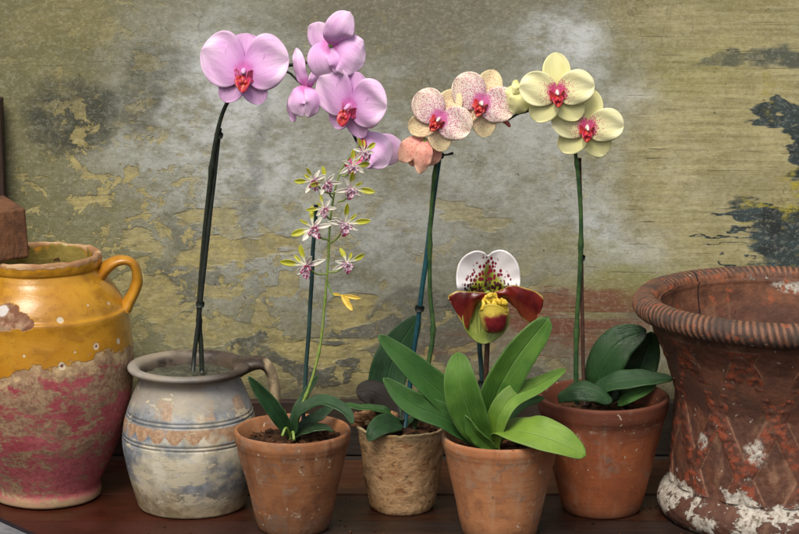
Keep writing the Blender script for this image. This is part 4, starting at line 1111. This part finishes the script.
leaf(r3,[(400,420,Yq),(385,411,Yq-.012),(362,408,Yq-.02),(338,405,Yq-.022)],12,LF_G,(0,-.4,1),fold=.3,prof=(.85,.5),base=.7)
leaf(r3,[(401,424,Yq-.01),(388,424,Yq-.03),(376,430,Yq-.045),(368,441,Yq-.05)],24,LF_M,(0,-1,.75),fold=.2,prof=(.9,.55),base=.4)
leaf(r3,[(408,424,Yq),(420,414,Yq-.01),(432,418,Yq-.02),(440,428,Yq-.02)],16,LF_M,(0,-.6,1),fold=.3,base=.5)

# ---- plant 4: slipper orchid
Ys=potC[1].y
r4=thing('slipper_orchid','slipper orchid with white hood and maroon petals in the front pot','orchid',at(488,446,Ys))
leaf(r4,[(482,446,Ys),(452,405,Ys-.004),(418,372,Ys-.010),(378,335,Ys-.01)],32,LF_G,(-.3,-1,.9),fold=.3,prof=(.78,.5),base=.35)
leaf(r4,[(480,446,Ys),(450,422,Ys-.012),(412,404,Ys-.022),(383,378,Ys-.02)],30,LF_G,(-.2,-.8,1),(-.2,-1,.7),fold=.34,prof=(.95,.6),base=.35)
leaf(r4,[(488,450,Ys-.01),(471,418,Ys-.024),(461,385,Ys-.03),(458,352,Ys-.022)],38,LF_B,(-.15,-1,.15),fold=.18,prof=(1.12,.46),base=.25)
leaf(r4,[(490,448,Ys),(490,412,Ys-.012),(512,365,Ys-.02),(549,317,Ys-.022)],38,LF_B,(.25,-1,.2),fold=.30,prof=(.95,.36),base=.4,tip=1,wav=.4)
leaf(r4,[(494,448,Ys-.01),(498,420,Ys-.024),(512,398,Ys-.022),(538,386,Ys-.012),(566,369,Ys)],24,LF_L,(-.5,-1,.2),(0,-1,.9),fold=.4,prof=(.75,.5),base=.75)
leaf(r4,[(496,446,Ys),(500,430,Ys-.01),(525,432,Ys-.04),(556,441,Ys-.055),(586,456,Ys-.06)],42,LF_L,(.1,-.75,1),fold=.22,prof=(1.2,.45),base=.12,wav=.6)
leaf(r4,[(478,444,Ys),(462,432,Ys+.006),(446,424,Ys+.008),(432,424,Ys+.006)],22,LF_D,(0,-.7,1),fold=.2,prof=(.9,.5),base=.5)
leaf(r4,[(492,446,Ys+.01),(505,418,Ys+.02),(522,402,Ys+.026),(545,398,Ys+.028)],18,LF_G,(0,-1,.5),fold=.3,base=.5)
leaf(r4,[(494,450,Ys-.015),(484,442,Ys-.02),(474,432,Ys-.026),(465,415,Ys-.03)],16,LF_B,(-.5,-1,.3),fold=.35,prof=(.8,.5),base=.6)
pts,rr=wire([(488,446,Ys),(486,415,Ys),(486,380,Ys-.002),(487,350,Ys-.004),(488,320,Ys-.004)],.0026,8)
mb=tube(MB(),pts,rr,10); mb.build('stem',STEM_P,r4)
stake('short dark teal cane behind the slipper orchid stem',(487,440,Ys+.012),(478,325,Ys+.008),.0024,STK_D,((.5,-.01),))
def slipper():
    m=NT('hood petal'); d=m.obj; X,Y,Z=m.xyz(); n=m.noise(90,3,.5)
    r=m.M('ADD',m.M('MULTIPLY',m.M('ABSOLUTE',X),1/.030),m.M('MULTIPLY',m.M('MAXIMUM',Z,0),1/.041))
    col=m.mix(m.mr(m.M('ADD',r,m.M('MULTIPLY',m.M('SUBTRACT',n,.5),.3)),.60,.92),lin(158,168,52),lin(250,248,250))
    st=m.noise(1,2,.5,m.map(m.obj,(500,1,70))); 
    vo=m.vor(290,m.map(m.obj,(1.15,0,.8)),.7)
    th=m.mr(r,.2,1.35,.60,.38,False)
    mk=m.M('MULTIPLY',m.mr(m.M('SUBTRACT',vo,th),-.05,.05,1,0),m.mr(m.M('ADD',r,m.M('MULTIPLY',m.M('SUBTRACT',n,.5),.5)),1.08,1.2,1,0))
    ct=m.M('MULTIPLY',m.mr(m.M('ABSOLUTE',X),.001,.007,1,0),m.mr(Z,.018,.034,.75,0))
    col=m.mix(ct,col,lin(66,72,42))
    col=m.mix(mk,col,m.mix(m.mr(Z,.008,.02),lin(66,26,34),lin(138,22,56)))
    hood=m.done(col,.4,m.bump(m.noise(70,4,.6),.4,.001),trans=.15)
    m=NT('maroon petal'); u,v,_=m.xyz(m.uvc); n=m.noise(60,4,.6); cu=m.M('ABSOLUTE',m.M('SUBTRACT',u,.5))
    col=m.mix(m.mr(n,.35,.65),lin(72,16,18),lin(110,30,24)); 
    col=m.mix(m.mr(m.M('ADD',u,m.M('MULTIPLY',m.M('SUBTRACT',n,.5),.2)),.25,.5,.55,0),col,lin(128,60,30))
    vo=m.vor(420); col=m.mix(m.M('MULTIPLY',m.mr(vo,.2,.4,.6,0),m.mr(u,.3,.6,1,0)),col,lin(90,24,26))
    col=m.mix(m.mr(cu,.445,.49,0,.9),col,lin(176,152,66))
    ptl=m.done(col,.34,m.bump(n,.5,.0012),spec=.5)
    m=NT('pouch'); X,Y,Z=m.xyz(); n=m.noise(70,4,.6)
    side=m.mr(m.M('ABSOLUTE',m.M('ADD',m.M('SUBTRACT',X,.0065),m.M('MULTIPLY',m.M('SUBTRACT',n,.5),.012))),.0085,.0135)
    col=m.mix(m.mr(m.M('ADD',Z,m.M('MULTIPLY',m.M('SUBTRACT',n,.5),.008)),-.037,-.032,1,0),m.mix(m.mr(n,.35,.65),lin(82,16,24),lin(116,32,34)),lin(168,172,84))
    col=m.mix(m.mr(m.M('ADD',Z,m.M('MULTIPLY',m.M('SUBTRACT',n,.5),.014)),-.0170,-.0120,0,1),col,lin(196,176,70)); col=m.mix(m.M('MULTIPLY',side,.85),col,lin(166,156,70)); col=m.mix(m.mr(m.vor(380),.12,.24,.6,0),col,lin(110,40,34))
    pou=m.done(col,.38,m.bump(n,.4,.001),spec=.4)
    m=NT('green lower sepal'); u,v,_=m.xyz(m.uvc); n=m.noise(60,4,.6); st=m.noise(1,2,.5,m.map(m.uvc,(16,1.2,1)))
    col=m.mix(m.mr(n,.35,.65),lin(136,156,68),lin(172,184,98)); col=m.mix(m.mr(st,.56,.6,0,.6),col,lin(76,100,44))
    col=m.mix(m.M('MULTIPLY',m.mr(m.vor(330),.12,.2,.7,0),m.mr(v,.3,.7,1,0)),col,lin(94,50,36))
    grn=m.done(col,.38,m.bump(st,.3,.001),trans=.15)
    yel=plain('yellow shield',lin(200,166,40),lin(232,206,84),.4,sc_=260,bmp=.8)
    C=at(488,295,Ys-.022); rt=Vector(r4['_w'])
    mb=MB(); ball(mb,(0,.002,0),(.004,.006,.004)); fo=mb.build('flower',grn,origin=(0,0,0)); fo.parent=r4; fo.location=C-rt
    fo.rotation_euler=(0,0,R(2))
    def ch(name,mb,mat,solid=.0009): 
        o=mb.build(name,mat,origin=(0,0,0),solid=solid); o.parent=fo; o.location=(0,0,0); return o
    # hood (dorsal sepal)
    OL=[(-25,-3),(-30,8),(-31,20),(-28.5,32),(-22,40.5),(-13,44.5),(-5,43),(-.5,39.5),(4,43),(12,45),(20,42),(27,34),(30.5,23),(30.5,10),(26,-3),(12,-5),(-10,-5)]
    O2=crom(OL+[OL[0]],6)[:-1]; g=MB(); nr_=22; vs=[]; uv=[]; no=len(O2); cz_=.012
    for j in range(nr_+1):
        t=max(j/nr_,.002)
        for i,(x,z) in enumerate(O2):
            X_=x*.001*t; Z_=cz_+(z*.001-cz_)*t
            a_=math.atan2(Z_-cz_,X_)
            yy=-.006*(1-t*t)*-.8 - .0045*t*t + .0014*t**3*math.sin(a_*5+.8)+.0004*t**2*math.sin(a_*11)
            yy+=.002*math.exp(-(X_/.0025)**2)*(Z_>.0)
            yy+=.007*max(0,min(1,(.009-Z_)/.010)); vs.append((X_,yy+.0005,Z_)); uv.append((i/no,t))
    g.add(vs,[tuple(reversed(f)) for f in grid_faces(no,nr_+1,True)],uv); ch('hood',g,hood)
    # synsepal
    ch('lower_sepal',petal(MB(),R(-96),.049,.046,.86,.6,.5,cup=.45,bend=.05,off=.004,nu=21,nv=20,start=.0),grn)
    # side petals: lofted between edges given in mm from the centre (x,z,y toward camera)
    def loft(top,bot,mat,nm):
        T=crom(top,7); B=crom(bot,7); n=min(len(T),len(B)); nu=13; vs=[];uv=[]
        for j in range(n):
            t=Vector((T[j][0],-T[j][2],T[j][1]))*.001; b=Vector((B[j][0],-B[j][2],B[j][1]))*.001
            for i in range(nu):
                u=i/(nu-1); p=b.lerp(t,u); p.y-=.0035*math.sin(PI*u)*math.sin(PI*min(1,.15+j/n)) ; p.y+=.0008*math.sin(u*9+j*.6)
                vs.append(p); uv.append((u,j/(n-1)))
        ch(nm,MB().add(vs,grid_faces(nu,n),uv),mat)
    loft([(2,3,4),(-10,4,6),(-22,5,6),(-31,5,5),(-38,1,4),(-38.5,-3,4)],[(2,-5,3),(-8,-6,3),(-12,-12,3),(-17,-24,4),(-21,-32,5),(-36,-6,4.5)],ptl,'petal')
    loft([(0,3,4),(12,6,7),(21,11,7),(32,9,6),(44,5,4),(53,-2,3),(53,-10,2)],[(0,-5,3),(12,-3,3),(19,-6,2),(27,-13,3),(33,-22,3),(42,-27,4),(50,-19,3)],ptl,'petal')
    # pouch: open slipper
    P=crom([(.0015,-.0345),(.008,-.0325),(.0115,-.026),(.0132,-.018),(.0130,-.0115),(.0135,-.0085),(.0118,-.0085),(.0110,-.0125),(.0115,-.018),(.009,-.028),(.001,-.031)],5)
    g=MB(); seg=40; vs=[]
    for (r,z) in P:
        for i in range(seg):
            th=2*PI*i/seg; vs.append((.0050+r*math.sin(th)*(1.08),-.012-r*math.cos(th)*.9-( -z-.01)*.12, z+(.0045*math.cos(th*2+.4) if z>-.013 else 0)))
    g.add(vs,grid_faces(seg,len(P),True)); ch('pouch',g,pou,0)
    # infolded yellow collar and shield
    g=MB()
    for pts_ in ([(-8,-2),(-9,-9),(-6,-14)],[(-6,1),(-2,3.5),(3,2),(5,-2)],[(-4,-1),(-3,-6),(1,-10),(6,-9)],[(9,0),(12,-5),(11,-12),(8,-15)],[(4,0),(7,-4),(7,-9)],[(-8,-10),(-3,-14),(4,-15),(9,-13)],[(0,-1),(2,-5),(3,-8)]):
        q=crom([(a*.001+.003,b_*.001) for a,b_ in pts_],6); tube(g,[(a,-.0165-.002*math.sin(i*.4),b_) for i,(a,b_) in enumerate(q)],[.0012+.0013*math.sin(PI*i/(len(q)-1)) for i in range(len(q))],9,.8)
    for (cx,cz,rx,rz,ry) in ((-.0025,-.001,.0060,.0045,.003),(.003,-.0045,.0050,.0060,.003)):
        ball(g,(cx+.002,-.0145,cz),(rx,ry,rz),14,10)
    for v in g.v: v+=Vector((MN.noise(v*320),MN.noise(v*320+Vector((3,0,0))),MN.noise(v*320+Vector((0,3,0)))))*.0018
    ch('shield',g,yel,0)
slipper()

# ---- plant 5: pale yellow moth orchid
Yr=potD[1].y
r5=thing('moth_orchid','pale yellow moth orchid with magenta throats in the large reddish pot','orchid',at(580,402,Yr))
pts,rr=wire([(577,404,Yr-.012),(576,370,Yr-.012),(577,320,Yr-.012),(580,270,Yr-.014),(581,220,Yr-.016),(578,175,Yr-.018),(575,150,Yr-.02),(572,128,Yr-.016),(560,100,Yr-.012),(545,98,Yr-.012),(530,110,Yr-.014),(518,114,Yr-.016),(508,120,Yr-.018)],(.0027,.0011),8,(.15,.3,.45))
mb=tube(MB(),pts,rr,10)
for c in ([(572,128,Yr-.016),(586,127,Yr-.02)],[(530,110,Yr-.014),(524,104,Yr-.02),(520,98,Yr-.022)]):
    p2,q2=wire(c,.0012,5); tube(mb,p2,q2,8)
mb.build('stem',STEM_D,r5)
place_flower(r5,'yellow',557,92,Yr-.045,2,0,-2,1.0,'upper flower')
place_flower(r5,'yellow',587,127,Yr-.033,3,3,6,.98,'lower flower')
custom_flower(r5,521,92,Yr-.022,[
 dict(c=[(518,83,Yr-.020),(513,90,Yr-.028),(510,98,Yr-.028),(507,106,Yr-.022)],w=14,n=(-.4,-1,.1),f=-.5,p=(1.0,.5),b=.5),
 dict(c=[(524,88,Yr-.020),(522,96,Yr-.032),(519,104,Yr-.034),(514,114,Yr-.028)],w=22,n=(.1,-1,.1),f=-.4,p=(1.1,.42),b=.4),
 dict(c=[(517,80,Yr-.024),(516,86,Yr-.034),(516,92,Yr-.034),(518,98,Yr-.03)],w=8,n=(0,-1,.1),f=-.6,p=(.8,.6),b=.6,m=YL_S,name='sepal')],YL_S,COLY,'small half opened flower in profile')
mb=MB(); c=at(507,123,Yr-.02); ball(mb,c,(.0022,.0025,.0055),12,10,Matrix.Rotation(R(-38),4,'Y')); ball(mb,c+Vector((-.003,0,.001)),(.0015,.0015,.004),10,8,Matrix.Rotation(R(-55),4,'Y'))
o=mb.build('bud',plain('pink red bud',lin(150,62,66),lin(196,110,104)),r5)
stake('thin purple brown cane beside the pale yellow orchid stem',(584,404,Yr-.008),(580,158,Yr-.01),.0019,STEM_P,((.6,.003),(.08,0)))
leaf(r5,[(602,405,Yr),(600,375,Yr-.004),(616,345,Yr-.006),(646,330,Yr-.004)],38,LF_D,(-.5,-1,.2),fold=-.25,prof=(1.0,.5),base=.4,thick=.0018)
leaf(r5,[(622,404,Yr+.01),(635,380,Yr+.015),(645,355,Yr+.016),(652,332,Yr+.014)],34,LF_D,(.2,-1,.2),fold=.2,prof=(1.0,.5),base=.4,thick=.0018)
leaf(r5,[(592,392,Yr-.004),(612,384,Yr-.02),(640,380,Yr-.03),(673,379,Yr-.028)],26,LF_M,(0,-.85,1),(0,-.5,1),fold=.25,prof=(.8,.5),base=.6,thick=.0016)
leaf(r5,[(618,404,Yr-.02),(632,396,Yr-.03),(645,390,Yr-.03),(656,384,Yr-.025)],13,LF_G,(0,-1,.8),fold=.15,prof=(.8,.5),base=.5,thick=.0014)
leaf(r5,[(558,396,Yr-.020),(575,388,Yr-.036),(595,391,Yr-.042),(612,402,Yr-.042)],22,LF_M,(0,-.9,.9),fold=-.55,prof=(.8,.45),base=.6,thick=.002)
leaf(r5,[(604,404,Yr+.012),(618,386,Yr+.022),(634,376,Yr+.026),(650,384,Yr+.026)],24,LF_D,(0,-.8,.8),fold=.2,base=.5,thick=.0016)

mb=MB()
for i in range(70):
    q=floor_at(random.uniform(130,700),random.uniform(497,540)); sz_=random.uniform(.0006,.0022)
    box(mb,(q.x,q.y,sz_*.35+.0002),(sz_*1.5,sz_,sz_*.7),Matrix.Rotation(random.uniform(0,6),4,'Z')@Matrix.Rotation(random.uniform(-.3,.3),4,'X'),.4)
o=mb.build('soil_crumbs',SOIL,smooth=False); tag(o,'scattered dark soil crumbs on the front of the wooden shelf','soil',kind='stuff')
# ------------------------------------------------------------------ clean helper properties
for o in ROOTS:
    if '_w' in o: del o['_w']
# ------------------------------------------------------------------ light
w=bpy.data.worlds.new('World'); S.world=w; w.use_nodes=True
nt=w.node_tree; bg=nt.nodes['Background']
sky=nt.nodes.new('ShaderNodeTexSky'); sky.sky_type='NISHITA'; sky.sun_disc=False
SUN_EL,SUN_AZ=54,-18          # azimuth from the camera's back: negative = from the left
sky.sun_elevation=R(SUN_EL); sky.sun_rotation=R(180-SUN_AZ); sky.air_density=1.0; sky.dust_density=6; sky.ozone_density=.6
nt.links.new(sky.outputs[0],bg.inputs[0]); bg.inputs[1].default_value=.075
sd=bpy.data.lights.new('sun','SUN'); so=bpy.data.objects.new('sun',sd); COL.objects.link(so)
sd.energy=1.5; sd.angle=R(24); sd.color=(1,.94,.85)
dv=Vector((math.sin(R(SUN_AZ))*math.cos(R(SUN_EL)),-math.cos(R(SUN_AZ))*math.cos(R(SUN_EL)),math.sin(R(SUN_EL))))
so.rotation_euler=dv.to_track_quat('Z','Y').to_euler(); so.location=dv*3
S.view_settings.view_transform='Standard'; S.view_settings.look='None'; S.view_settings.gamma=1; S.view_settings.exposure=0.72
